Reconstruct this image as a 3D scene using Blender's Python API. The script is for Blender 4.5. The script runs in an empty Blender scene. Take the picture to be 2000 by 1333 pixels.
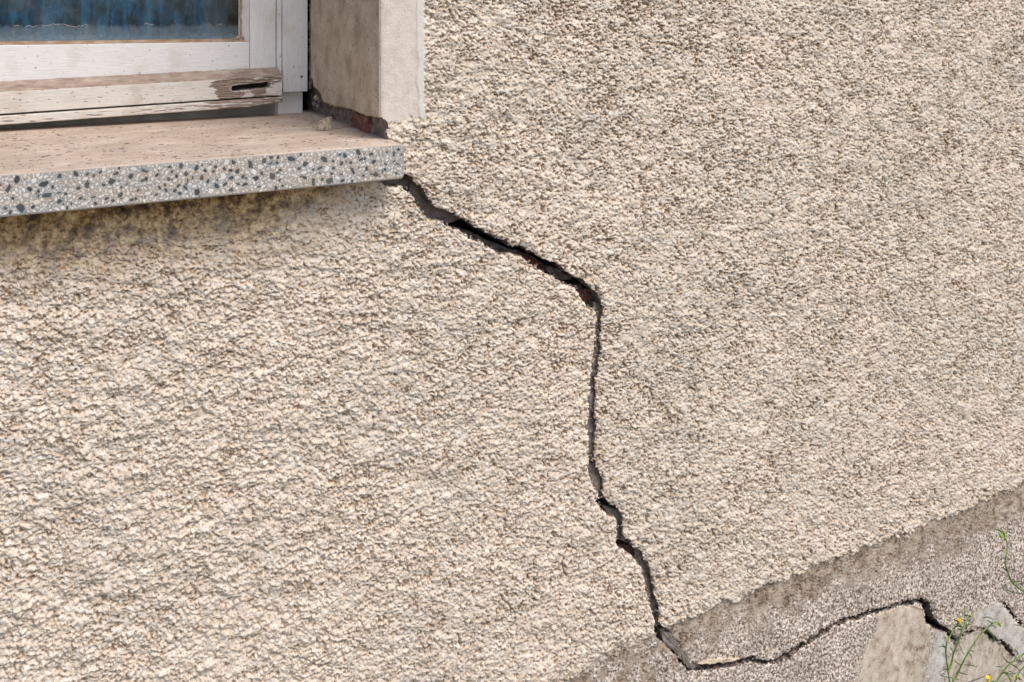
import bpy, bmesh, math, random
import numpy as np
from mathutils import Vector
random.seed(7)
C = bpy.context.scene.collection
S = bpy.context.scene

# ------------------------------------------------------------------ camera, sky, sun
F = 1725.0; TH = math.radians(29.1); H0 = 30.0; DW = 1.094   # metres from the camera to the wall face (y = 0)
cam = bpy.data.cameras.new('camera'); camo = bpy.data.objects.new('camera', cam); C.objects.link(camo)
cam.sensor_width = 36; cam.lens = 36*F/2000; cam.shift_y = -(666.5-H0)/2000
cam.clip_start = .02; cam.clip_end = 400
camo.location = (0, -DW, 0); camo.rotation_euler = (math.radians(90), 0, -TH)
S.camera = camo
SUN_EL, SUN_AZ = math.radians(58), math.radians(24)      # azimuth: to the right of the wall's outward normal
w = bpy.data.worlds.new('World'); S.world = w; w.use_nodes = True
nt = w.node_tree; bgn = nt.nodes['Background']
sky = nt.nodes.new('ShaderNodeTexSky'); sky.sky_type = 'NISHITA'; sky.sun_disc = False
sky.sun_elevation = SUN_EL; sky.sun_rotation = math.pi - SUN_AZ; sky.dust_density = 3.0; sky.air_density = 1.0
nt.links.new(sky.outputs[0], bgn.inputs[0]); bgn.inputs[1].default_value = 0.13
sl = bpy.data.lights.new('sun', 'SUN'); sl.energy = 1.7; sl.angle = math.radians(30); sl.color = (1, .95, .88)
so = bpy.data.objects.new('sun', sl); C.objects.link(so)
sd = Vector((math.sin(SUN_AZ)*math.cos(SUN_EL), -math.cos(SUN_AZ)*math.cos(SUN_EL), math.sin(SUN_EL)))
so.rotation_euler = sd.to_track_quat('Z', 'Y').to_euler()
S.view_settings.view_transform = 'Standard'; S.view_settings.look = 'None'
S.view_settings.gamma = 1; S.view_settings.use_curve_mapping = False
S.view_settings.exposure = 0.44

# ------------------------------------------------------------------ geometry of the place (measured on planes y = const)
def X_of(px, y): return (DW+y)*math.tan(math.atan((px-1000)/F)+TH)
def P(px, py, y):
    X = X_of(px, y); d = X*math.sin(TH)+(DW+y)*math.cos(TH)
    return Vector((X, y, -(py-H0)*d/F))
def PX(px, py, X):                                       # the same on a plane X = const
    y = X/math.tan(math.atan((px-1000)/F)+TH)-DW
    d = X*math.sin(TH)+(DW+y)*math.cos(TH)
    return Vector((X, y, -(py-H0)*d/F))
def inv(X, y, z):
    d = X*np.sin(TH)+(DW+y)*np.cos(TH); r = X*np.cos(TH)-(DW+y)*np.sin(TH)
    return 1000+F*r/d, H0-z*F/d

# ------------------------------------------------------------------ noise in numpy
def rtab(seed, n=512): return np.random.RandomState(seed).rand(n, n).astype(np.float32)
_T = {}
def tab(seed):
    if seed not in _T: _T[seed] = rtab(seed)
    return _T[seed]
def vn(x, y, seed=0):
    ix = np.floor(x).astype(np.int32); iy = np.floor(y).astype(np.int32)
    fx = (x-ix).astype(np.float32); fy = (y-iy).astype(np.float32)
    fx = fx*fx*fx*(fx*(fx*6-15)+10); fy = fy*fy*fy*(fy*(fy*6-15)+10)
    t = tab(seed); a = ix & 511; b = (ix+1) & 511; c = iy & 511; d = (iy+1) & 511
    return ((t[a, c]*(1-fx)+t[b, c]*fx)*(1-fy)+(t[a, d]*(1-fx)+t[b, d]*fx)*fy)*2-1
def fbm(x, y, seed=0, o=4, g=.5):
    r = 0; a = 1; s = 0
    for k in range(o):
        r = r+a*vn(x*2**k+17.3*k, y*2**k+9.1*k, seed+k); s += a; a *= g
    return r/s
def domes(x, y, seed, rmin=.45, rmax=.95, amin=.3, dens=1.0, pw=.5):
    ix = np.floor(x).astype(np.int32); iy = np.floor(y).astype(np.int32)
    h = np.zeros_like(x, dtype=np.float32); idv = np.zeros_like(h)
    t1, t2, t3, t4, t5 = (tab(seed*11+k) for k in range(100, 105))
    for dx in (-1, 0, 1):
        for dy in (-1, 0, 1):
            a = (ix+dx) & 511; b = (iy+dy) & 511
            cx = ix+dx+t1[a, b]; cy = iy+dy+t2[a, b]
            r = rmin+(rmax-rmin)*t3[a, b]
            q = 1-((x-cx)**2+(y-cy)**2)/(r*r)
            v = np.where(q > 0, np.abs(q)**pw, 0)*(amin+(1-amin)*t4[a, b])*(t5[a, b] < dens)
            m = v > h
            h = np.where(m, v, h); idv = np.where(m, t5[a, b], idv)
    return h.astype(np.float32), idv
def sst(a, b, x):
    t = np.clip((x-a)/(b-a), 0, 1); return t*t*(3-2*t)
def seg_dist(px, py, pts, closed=False):
    n = len(pts); D = np.full(px.shape, 1e9, np.float32)
    for k in range(n if closed else n-1):
        ax, ay = pts[k][:2]; bx, by = pts[(k+1) % n][:2]
        vx, vy = bx-ax, by-ay; L = vx*vx+vy*vy+1e-9
        t = np.clip(((px-ax)*vx+(py-ay)*vy)/L, 0, 1)
        D = np.minimum(D, np.hypot(px-ax-t*vx, py-ay-t*vy))
    return D
def inside(px, py, pts):
    r = np.zeros(px.shape, bool); n = len(pts)
    for k in range(n):
        ax, ay = pts[k][:2]; bx, by = pts[(k+1) % n][:2]
        if ay == by: continue
        c = ((ay > py) != (by > py)) & (px < (bx-ax)*(py-ay)/(by-ay)+ax)
        r ^= c
    return r
def sdf(px, py, pts, far=40):                            # positive outside
    xs = [p[0] for p in pts]; ys = [p[1] for p in pts]
    out = np.full(px.shape, 1e3, np.float32)
    m = (px > min(xs)-far) & (px < max(xs)+far) & (py > min(ys)-far) & (py < max(ys)+far)
    x, y = px[m], py[m]
    d = seg_dist(x, y, pts, True); out[m] = np.where(inside(x, y, pts), -d, d)
    return out
def line_sdf(px, py, pts, far=30):                       # pts (x, y, halfwidth)
    out = np.full(px.shape, 1e3, np.float32)
    xs = [p[0] for p in pts]; ys = [p[1] for p in pts]
    m = (px > min(xs)-far) & (px < max(xs)+far) & (py > min(ys)-far) & (py < max(ys)+far)
    x, y = px[m], py[m]; D = np.full(x.shape, 1e9, np.float32)
    for k in range(len(pts)-1):
        ax, ay, aw = pts[k]; bx, by, bw = pts[k+1]
        vx, vy = bx-ax, by-ay; L = vx*vx+vy*vy+1e-9
        t = np.clip(((x-ax)*vx+(y-ay)*vy)/L, 0, 1)
        D = np.minimum(D, np.hypot(x-ax-t*vx, y-ay-t*vy)-(aw+(bw-aw)*t))
    out[m] = D
    return out

# ------------------------------------------------------------------ object helpers
def tag(o, label=None, cat=None, group=None, kind=None):
    if label: o['label'] = label
    if cat: o['category'] = cat
    if group: o['group'] = group
    if kind: o['kind'] = kind
    return o
def thing(name, loc, label, cat, group=None, kind=None):
    o = bpy.data.objects.new(name, None); C.objects.link(o); o.location = loc; o.empty_display_size = .05
    return tag(o, label, cat, group, kind)
def link(name, me, mat, parent=None, kind=None):
    o = bpy.data.objects.new(name, me); C.objects.link(o)
    if mat and not me.materials: me.materials.append(mat)
    if parent:
        o.parent = parent
        if not parent.parent: o.matrix_parent_inverse = parent.matrix_basis.inverted()
    if kind: o['kind'] = kind
    return o
def np_mesh(name, V, Q, smooth=True, attrs=None):
    me = bpy.data.meshes.new(name)
    V = np.ascontiguousarray(V, np.float32); Q = np.ascontiguousarray(Q, np.int32)
    me.vertices.add(len(V)); me.vertices.foreach_set('co', V.ravel())
    n, k = Q.shape
    me.loops.add(n*k); me.loops.foreach_set('vertex_index', Q.ravel())
    me.polygons.add(n); me.polygons.foreach_set('loop_start', np.arange(0, n*k, k, dtype=np.int32))
    me.polygons.foreach_set('use_smooth', np.full(n, smooth, dtype=bool))
    me.update(calc_edges=True)
    for nm, a in (attrs or {}).items():
        at = me.attributes.new(nm, 'FLOAT_COLOR', 'POINT')
        at.data.foreach_set('color', np.ascontiguousarray(a, np.float32).ravel())
    me.validate()
    return me
def bm_mesh(name, bm, smooth=False):
    bmesh.ops.recalc_face_normals(bm, faces=bm.faces)
    me = bpy.data.meshes.new(name); bm.to_mesh(me); bm.free()
    if smooth:
        for p in me.polygons: p.use_smooth = True
    return me
def box_bm(bm, x0, x1, y0, y1, z0, z1, bev=0, seg=2, tilt=0):
    g = bmesh.ops.create_cube(bm, size=1)
    for v in g['verts']:
        v.co = Vector(((x0+x1)/2+v.co.x*(x1-x0), (y0+y1)/2+v.co.y*(y1-y0), (z0+z1)/2+v.co.z*(z1-z0)))
        v.co.z += tilt*v.co.x
    if bev:
        es = list({e for v in g['verts'] for e in v.link_edges})
        bmesh.ops.bevel(bm, geom=es, offset=bev, segments=seg, affect='EDGES', profile=.5)
def box(name, x0, x1, y0, y1, z0, z1, mat, parent=None, bev=.001, tilt=0, kind=None):
    bm = bmesh.new(); box_bm(bm, x0, x1, y0, y1, z0, z1, bev, 2, tilt)
    return link(name, bm_mesh(name, bm), mat, parent, kind)
def profile(name, prof, x0, x1, mat, parent, tilt=0, bev=.0006):   # prof: list of (y, z), run along x
    bm = bmesh.new()
    a = [bm.verts.new((x0, y, z+tilt*x0)) for y, z in prof]; b = [bm.verts.new((x1, y, z+tilt*x1)) for y, z in prof]
    n = len(prof)
    for i in range(n): bm.faces.new((a[i], a[(i+1) % n], b[(i+1) % n], b[i]))
    bm.faces.new(a[::-1]); bm.faces.new(b)
    if bev: bmesh.ops.bevel(bm, geom=list(bm.edges), offset=bev, segments=1, affect='EDGES')
    return link(name, bm_mesh(name, bm), mat, parent)

# ------------------------------------------------------------------ materials
def mat(name):
    m = bpy.data.materials.new(name); m.use_nodes = True
    nt = m.node_tree; b = nt.nodes['Principled BSDF']
    return m, nt, b
class N:
    def __init__(s, nt): s.nt = nt; s.tc = nt.nodes.new('ShaderNodeTexCoord')
    def new(s, t, **k):
        n = s.nt.nodes.new(t)
        for a, v in k.items(): setattr(n, a, v)
        return n
    def l(s, a, b): s.nt.links.new(a, b)
    def map(s, scale=(1, 1, 1), rot=(0, 0, 0), src=None):
        n = s.new('ShaderNodeMapping'); n.inputs['Scale'].default_value = scale; n.inputs['Rotation'].default_value = rot
        s.l(src or s.tc.outputs['Object'], n.inputs[0]); return n.outputs[0]
    def noise(s, scale, detail=4, rough=.55, vec=None, dist=0):
        n = s.new('ShaderNodeTexNoise'); n.inputs['Scale'].default_value = scale; n.inputs['Detail'].default_value = detail
        n.inputs['Roughness'].default_value = rough; n.inputs['Distortion'].default_value = dist
        s.l(vec or s.tc.outputs['Object'], n.inputs['Vector']); return n
    def vor(s, scale, feat='F1', vec=None, rnd=1):
        n = s.new('ShaderNodeTexVoronoi'); n.feature = feat; n.inputs['Scale'].default_value = scale
        n.inputs['Randomness'].default_value = rnd
        s.l(vec or s.tc.outputs['Object'], n.inputs['Vector']); return n
    def ramp(s, fac, stops, interp='LINEAR'):
        n = s.new('ShaderNodeValToRGB'); cr = n.color_ramp; cr.interpolation = interp
        while len(cr.elements) < len(stops): cr.elements.new(.5)
        for e, (p, c) in zip(cr.elements, stops):
            e.position = p; e.color = (*c, 1) if len(c) == 3 else c
        s.l(fac, n.inputs[0]); return n.outputs[0]
    def mix(s, fac, a, b, mode='MIX'):
        n = s.new('ShaderNodeMix'); n.data_type = 'RGBA'; n.blend_type = mode
        for i, v in ((0, fac), (6, a), (7, b)):
            if isinstance(v, (int, float)): n.inputs[i].default_value = v
            elif isinstance(v, tuple): n.inputs[i].default_value = (*v, 1)
            else: s.l(v, n.inputs[i])
        return n.outputs[2]
    def math(s, op, a, b=0.0, c=None, clamp=False):
        n = s.new('ShaderNodeMath', operation=op); n.use_clamp = clamp
        for i, v in ((0, a), (1, b), (2, c)):
            if v is None: continue
            if isinstance(v, (int, float)): n.inputs[i].default_value = v
            else: s.l(v, n.inputs[i])
        return n.outputs[0]
    def step(s, v, lo, hi):
        n = s.new('ShaderNodeMapRange'); n.interpolation_type = 'SMOOTHSTEP'
        n.inputs[1].default_value = lo; n.inputs[2].default_value = hi; s.l(v, n.inputs[0]); return n.outputs[0]
    def bump(s, h, strength, dist, b, prev=None):
        n = s.new('ShaderNodeBump'); n.inputs['Strength'].default_value = strength; n.inputs['Distance'].default_value = dist
        s.l(h, n.inputs['Height'])
        if prev: s.l(prev, n.inputs['Normal'])
        if b: s.l(n.outputs[0], b.inputs['Normal'])
        return n.outputs[0]

def m_render():                                          # the whole outer coat, mixed by what the plaster is at each place
    m, nt, b = mat('roughcast_render'); n = N(nt)
    at = n.new('ShaderNodeAttribute'); at.attribute_name = 'zone'
    sp = n.new('ShaderNodeSeparateColor'); n.l(at.outputs['Color'], sp.inputs[0])
    strip, plinth, patch = sp.outputs[0], sp.outputs[1], sp.outputs[2]
    at2 = n.new('ShaderNodeAttribute'); at2.attribute_name = 'tint'
    sp2 = n.new('ShaderNodeSeparateColor'); n.l(at2.outputs['Color'], sp2.inputs[0])
    grain, stain_shade, pale = sp2.outputs[0], sp2.outputs[1], sp2.outputs[2]
    warm = n.noise(170, 4, .7)
    base = n.ramp(warm.outputs[0], [(.32, (.86, .85, .82)), (.44, (.87, .82, .75)), (.56, (.84, .745, .635)), (.66, (.74, .62, .49)), (.74, (.60, .48, .36))])
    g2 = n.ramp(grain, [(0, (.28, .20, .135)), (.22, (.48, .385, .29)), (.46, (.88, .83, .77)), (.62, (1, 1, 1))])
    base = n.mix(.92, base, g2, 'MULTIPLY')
    fine = n.noise(460, 3, .7)
    base = n.mix(.6, base, n.ramp(fine.outputs[0], [(.34, (.26, .19, .13)), (.42, (.82, .77, .71)), (.49, (1, 1, 1))]), 'MULTIPLY')
    bl = n.noise(30, 4, .65); base = n.mix(.6, base, n.ramp(bl.outputs[0], [(.32, (.74, .69, .63)), (.48, (.98, .97, .95)), (.65, (1.05, 1.06, 1.06))]), 'MULTIPLY')
    base = n.mix(1.0, base, (.975, .945, .93), 'MULTIPLY')
    big = n.noise(5, 4, .6)
    base = n.mix(.5, base, n.ramp(big.outputs[0], [(.35, (.84, .83, .82)), (.65, (1.07, 1.03, .98))]), 'MULTIPLY')
    # yellowish growth under the sill, its colour darkened further to deepen the sill's shadow
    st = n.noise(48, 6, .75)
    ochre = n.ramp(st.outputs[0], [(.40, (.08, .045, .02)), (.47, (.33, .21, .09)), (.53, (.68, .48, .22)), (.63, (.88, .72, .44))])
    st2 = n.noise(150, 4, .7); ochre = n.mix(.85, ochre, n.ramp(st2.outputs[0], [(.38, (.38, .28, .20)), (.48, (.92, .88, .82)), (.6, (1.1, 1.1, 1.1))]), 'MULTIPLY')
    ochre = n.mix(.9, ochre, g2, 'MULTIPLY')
    base = n.mix(stain_shade, base, ochre)
    # plinth: tan skin above, weathered grains below
    p1 = n.noise(45, 4, .65)
    tan = n.ramp(p1.outputs[0], [(.34, (.27, .205, .155)), (.48, (.44, .36, .29)), (.66, (.54, .455, .37))])
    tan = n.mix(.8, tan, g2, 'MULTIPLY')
    v = n.vor(520); v2 = n.noise(205, 4, .7)
    gr = n.ramp(v2.outputs[0], [(.38, (.15, .11, .085)), (.46, (.31, .25, .20)), (.51, (.68, .60, .53)), (.60, (.88, .84, .80))])
    gr = n.mix(.6, gr, n.ramp(n.noise(12, 4, .6).outputs[0], [(.35, (.66, .60, .56)), (.6, (1.12, 1.03, .96))]), 'MULTIPLY')
    tan = n.mix(.8, tan, n.ramp(n.noise(22, 5, .7).outputs[0], [(.38, (.55, .50, .46)), (.5, (1, 1, 1))]), 'MULTIPLY')
    gm = n.math('MULTIPLY', pale, 1.0)
    pcol = n.mix(gm, tan, gr)
    base = n.mix(plinth, base, pcol)
    # smooth patches
    q = n.noise(60, 7, .75); q2 = n.noise(420, 3, .7)
    pc = n.ramp(q.outputs[0], [(.36, (.25, .18, .13)), (.43, (.52, .43, .34)), (.53, (.68, .59, .49)), (.62, (.74, .69, .62))])
    pc = n.mix(n.math('MULTIPLY', at.outputs['Alpha'], .9), pc, n.ramp(q.outputs[0], [(.36, (.40, .38, .355)), (.44, (.62, .60, .57)), (.6, (.78, .765, .74))]))
    pc = n.mix(.5, pc, n.ramp(n.noise(14, 3, .6).outputs[0], [(.38, (.78, .73, .68)), (.6, (1.06, 1.03, 1.0))]), 'MULTIPLY')
    pc = n.mix(.5, pc, n.ramp(q2.outputs[0], [(.38, (.40, .33, .27)), (.46, (.95, .94, .92)), (1, (1, 1, 1))]), 'MULTIPLY')
    base = n.mix(patch, base, pc)
    # smooth strip round the window
    s1 = n.noise(70, 4, .6); s2 = n.noise(900, 2, .6)
    sc = n.ramp(s1.outputs[0], [(.3, (.68, .59, .51)), (.55, (.78, .70, .63)), (.75, (.80, .75, .70))])
    sc = n.mix(.7, sc, n.ramp(s2.outputs[0], [(.33, (.45, .36, .28)), (.42, (.95, .93, .9)), (1, (1, 1, 1))]), 'MULTIPLY')
    base = n.mix(strip, base, n.mix(pale, sc, (.76, .73, .69)))
    n.l(base, b.inputs['Base Color']); b.inputs['Roughness'].default_value = .92
    b.inputs['Specular IOR Level'].default_value = .25
    bh = n.noise(900, 3, .65); bh2 = n.vor(650)
    p = n.bump(fine.outputs[0], .45, .0015, None, None)
    p = n.bump(bh.outputs[0], .5, .001, None, p)
    n.bump(bh2.outputs[0], .35, .0008, b, p)
    return m
def m_simple(name, stops, scale, rough=.9, bump=.4, bd=.001, fine=500, vec=(1, 1, 1), spots=None, spec=.3):
    m, nt, b = mat(name); n = N(nt)
    vv = n.map(vec)
    a = n.noise(scale, 5, .6, vv)
    c = n.ramp(a.outputs[0], stops)
    f = n.noise(fine, 3, .65, vv)
    c = n.mix(.35, c, n.ramp(f.outputs[0], [(.36, (.55, .5, .46)), (.5, (.96, .95, .94)), (1, (1, 1, 1))]), 'MULTIPLY')
    if spots:
        k = n.noise(spots[0], 2, .5, vv); c = n.mix(n.step(k.outputs[0], spots[1], spots[1]+.03), c, spots[2])
    n.l(c, b.inputs['Base Color']); b.inputs['Roughness'].default_value = rough; b.inputs['Specular IOR Level'].default_value = spec
    n.bump(f.outputs[0], bump, bd, b)
    return m
def m_paint(name, along='x', warm=0.0, dirt=True):       # old white paint on timber
    m, nt, b = mat(name); n = N(nt)
    sc = (1, 12, 12) if along == 'x' else (12, 12, 1)
    g = n.noise(45, 5, .6, n.map(sc)); d = n.noise(16, 4, .65)
    c = n.ramp(g.outputs[0], [(.30, (.66, .64, .61)), (.42, (.76, .75, .74)), (.7, (.82, .82, .81))])
    c = n.mix(n.math('MULTIPLY', n.step(d.outputs[0], .50, .75), .42+warm), c, (.52, .43, .34))
    g3 = n.noise(90, 4, .7, n.map((1, 25, 25) if along == 'x' else (25, 25, 1)))
    c = n.mix(n.math('MULTIPLY', n.step(g3.outputs[0], .66, .70), .8), c, (.16, .12, .09))
    k = n.noise(210, 3, .6); c = n.mix(n.math('MULTIPLY', n.step(k.outputs[0], .665, .71), .8), c, (.24, .19, .15))
    n.l(c, b.inputs['Base Color']); b.inputs['Roughness'].default_value = .55
    n.bump(g.outputs[0], .35, .0015, b, n.bump(g3.outputs[0], .3, .0006, None))
    return m
M = {}
M['render'] = m_render()
M['reveal'] = m_simple('reveal_plaster', [(.34, (.46, .37, .265)), (.48, (.60, .495, .37)), (.64, (.70, .60, .47))], 26, .9, .7, .0016, 420, spots=(240, .65, (.26, .20, .15)))
M['broken'] = m_simple('broken_plaster', [(.3, (.17, .14, .125)), (.5, (.27, .23, .205)), (.7, (.36, .31, .27))], 90, .95, .8, .002, 600)
M['mortar'] = m_simple('old_mortar', [(.32, (.12, .095, .08)), (.5, (.235, .195, .17)), (.68, (.36, .31, .27))], 110, .95, .8, .002, 500)
M['pinkmortar'] = m_simple('brick_dusted_mortar', [(.3, (.20, .155, .135)), (.5, (.30, .245, .22)), (.7, (.40, .33, .30))], 80, .95, .8, .002, 500)
M['brick'] = m_simple('red_brick', [(.36, (.11, .075, .065)), (.46, (.24, .10, .07)), (.56, (.27, .13, .095)), (.66, (.34, .25, .21))], 140, .9, .7, .002, 500)
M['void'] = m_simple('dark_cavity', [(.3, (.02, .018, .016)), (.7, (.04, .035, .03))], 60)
M['paintx'] = m_paint('old_white_paint_rail', 'x')
M['paintz'] = m_paint('old_white_paint_post', 'z')
M['stone'] = m_simple('plaster_crumb', [(.36, (.20, .155, .115)), (.48, (.40, .33, .26)), (.64, (.54, .47, .39))], 190, .95, .8, .0015, 700)
M['putty'] = m_simple('weathered_putty', [(.3, (.30, .18, .10)), (.5, (.42, .28, .18)), (.7, (.55, .47, .40))], 60, .9, .6, .001, 500)
M['sealgrey'] = m_simple('grey_wood', [(.3, (.25, .25, .24)), (.6, (.40, .40, .39)), (.8, (.52, .52, .50))], 30, .85, .4, .001, 400)
M['ground'] = m_simple('bare_ground', [(.3, (.10, .09, .06)), (.5, (.18, .16, .12)), (.7, (.25, .22, .17))], 8, .95, .8, .01, 90)

# ------------------------------------------------------------------ traced outlines (wall-face coordinates)
upper = [(786,343),(795,339),(805,346),(816,362),(828,374),(837,390),(852,406),(866,413),(884,416),(895,425),(907,429),(922,440),(947,453),(970,466),(988,470),(996,481),(1006,483),(1021,482),(1032,488),(1052,501),(1072,512),(1088,516),(1105,530),(1118,539),(1138,547),(1149,560),(1166,573),(1176,588),(1178,601),(1174,625),(1177,638),(1172,663),(1173,679),(1172,697),(1168,715),(1167,726),(1164,740),(1163,760),(1164,783),(1164,800),(1160,814),(1163,828),(1163,850),(1163,871),(1160,894),(1164,909),(1177,934),(1182,953),(1178,966),(1189,983),(1212,1000),(1217,1010),(1216,1029),(1217,1050),(1229,1060),(1238,1071),(1254,1081),(1262,1094),(1270,1113),(1274,1137),(1281,1170),(1288,1198),(1288,1214),(1294,1227),(1310,1239),(1327,1260),(1342,1286),(1350,1300),(1365,1303),(1380,1299),(1400,1297),(1420,1300),(1433,1295),(1450,1291),(1472,1288),(1499,1295),(1521,1291),(1543,1277),(1569,1262),(1582,1256),(1604,1239),(1633,1220),(1655,1210),(1679,1207),(1696,1197),(1718,1195),(1743,1188),(1769,1178),(1793,1176),(1809,1172),(1820,1181),(1824,1194),(1831,1214),(1844,1224),(1855,1229),(1866,1242),(1871,1252)]
lower = [(1870,1260),(1857,1246),(1848,1237),(1830,1231),(1816,1221),(1811,1195),(1804,1182),(1769,1184),(1736,1195),(1718,1201),(1701,1206),(1683,1214),(1659,1217),(1633,1228),(1611,1245),(1582,1262),(1567,1272),(1547,1289),(1521,1300),(1503,1302),(1468,1297),(1442,1303),(1420,1311),(1393,1312),(1373,1315),(1351,1314),(1336,1302),(1323,1282),(1303,1262),(1286,1252),(1281,1236),(1282,1220),(1276,1194),(1268,1163),(1263,1134),(1254,1106),(1237,1090),(1223,1079),(1209,1071),(1206,1054),(1209,1029),(1204,1016),(1177,997),(1169,984),(1173,972),(1168,962),(1158,941),(1151,913),(1155,901),(1152,890),(1153,861),(1152,845),(1146,834),(1155,816),(1153,796),(1154,771),(1156,753),(1160,726),(1162,713),(1163,692),(1164,677),(1170,663),(1165,647),(1168,632),(1167,611),(1161,603),(1146,598),(1136,578),(1126,562),(1112,559),(1100,554),(1080,539),(1062,532),(1046,519),(1032,512),(1018,502),(996,496),(978,495),(956,485),(936,471),(920,467),(917,462),(895,448),(876,444),(871,437),(856,433),(840,429),(826,414),(816,398),(800,378),(793,368),(783,364),(755,364),(744,354),(744,340),(780,335)]
crack_poly = upper+lower
thin = [
    [(1870,1256,2.5),(1884,1243,1.6),(1897,1236,2.4),(1912,1232,1.6),(1926,1231,2.6),(1943,1249,3.2),(1955,1256,3.0),(1967,1260,2.6),(1978,1275,3.2),(1986,1286,2.0)],
    [(1951,1177,1.2),(1965,1181,2.2),(1978,1198,2.4),(1991,1214,2.8),(2003,1225,2.6),(2020,1242,2.4),(2060,1262,1.5)],
    [(1869,1255,2.0),(1870,1270,1.5),(1876,1284,.8)],
]
plinth_line = [(-9000,4900),(700,1480),(960,1390),(1080,1336),(1150,1304),(1215,1272),(1288,1240),(1330,1216),(1380,1192),(1446,1168),(1560,1122),(1655,1086),(1776,1042),(1890,994),(2000,945),(2100,903),(2900,560)]
patchA = [(1722,1204),(1770,1188),(1800,1186),(1810,1200),(1814,1224),(1823,1250),(1814,1290),(1802,1420),(1668,1420),(1682,1300),(1700,1262),(1716,1238)]
patchA2 = [(1826,1236),(1846,1240),(1866,1262),(1850,1300),(1842,1420),(1806,1420),(1818,1290),(1828,1250)]
patchB = [(1874,1262),(1897,1240),(1925,1234),(1943,1252),(1967,1264),(1985,1290),(2060,1300),(2100,1420),(1842,1420),(1852,1300),(1868,1266)]
patchC = [(1908,1196),(1952,1180),(1966,1186),(2000,1228),(2060,1270),(2050,1300),(1990,1286),(1978,1262),(1945,1245),(1926,1226),(1906,1224)]
XC = P(742, 200, 0).x; OX0 = -.52; OZ1 = .86; SILL_T = -.1645; SILL_B = -.2095; SILL_X = P(790, 300, -.04).x; YF = .326

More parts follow.
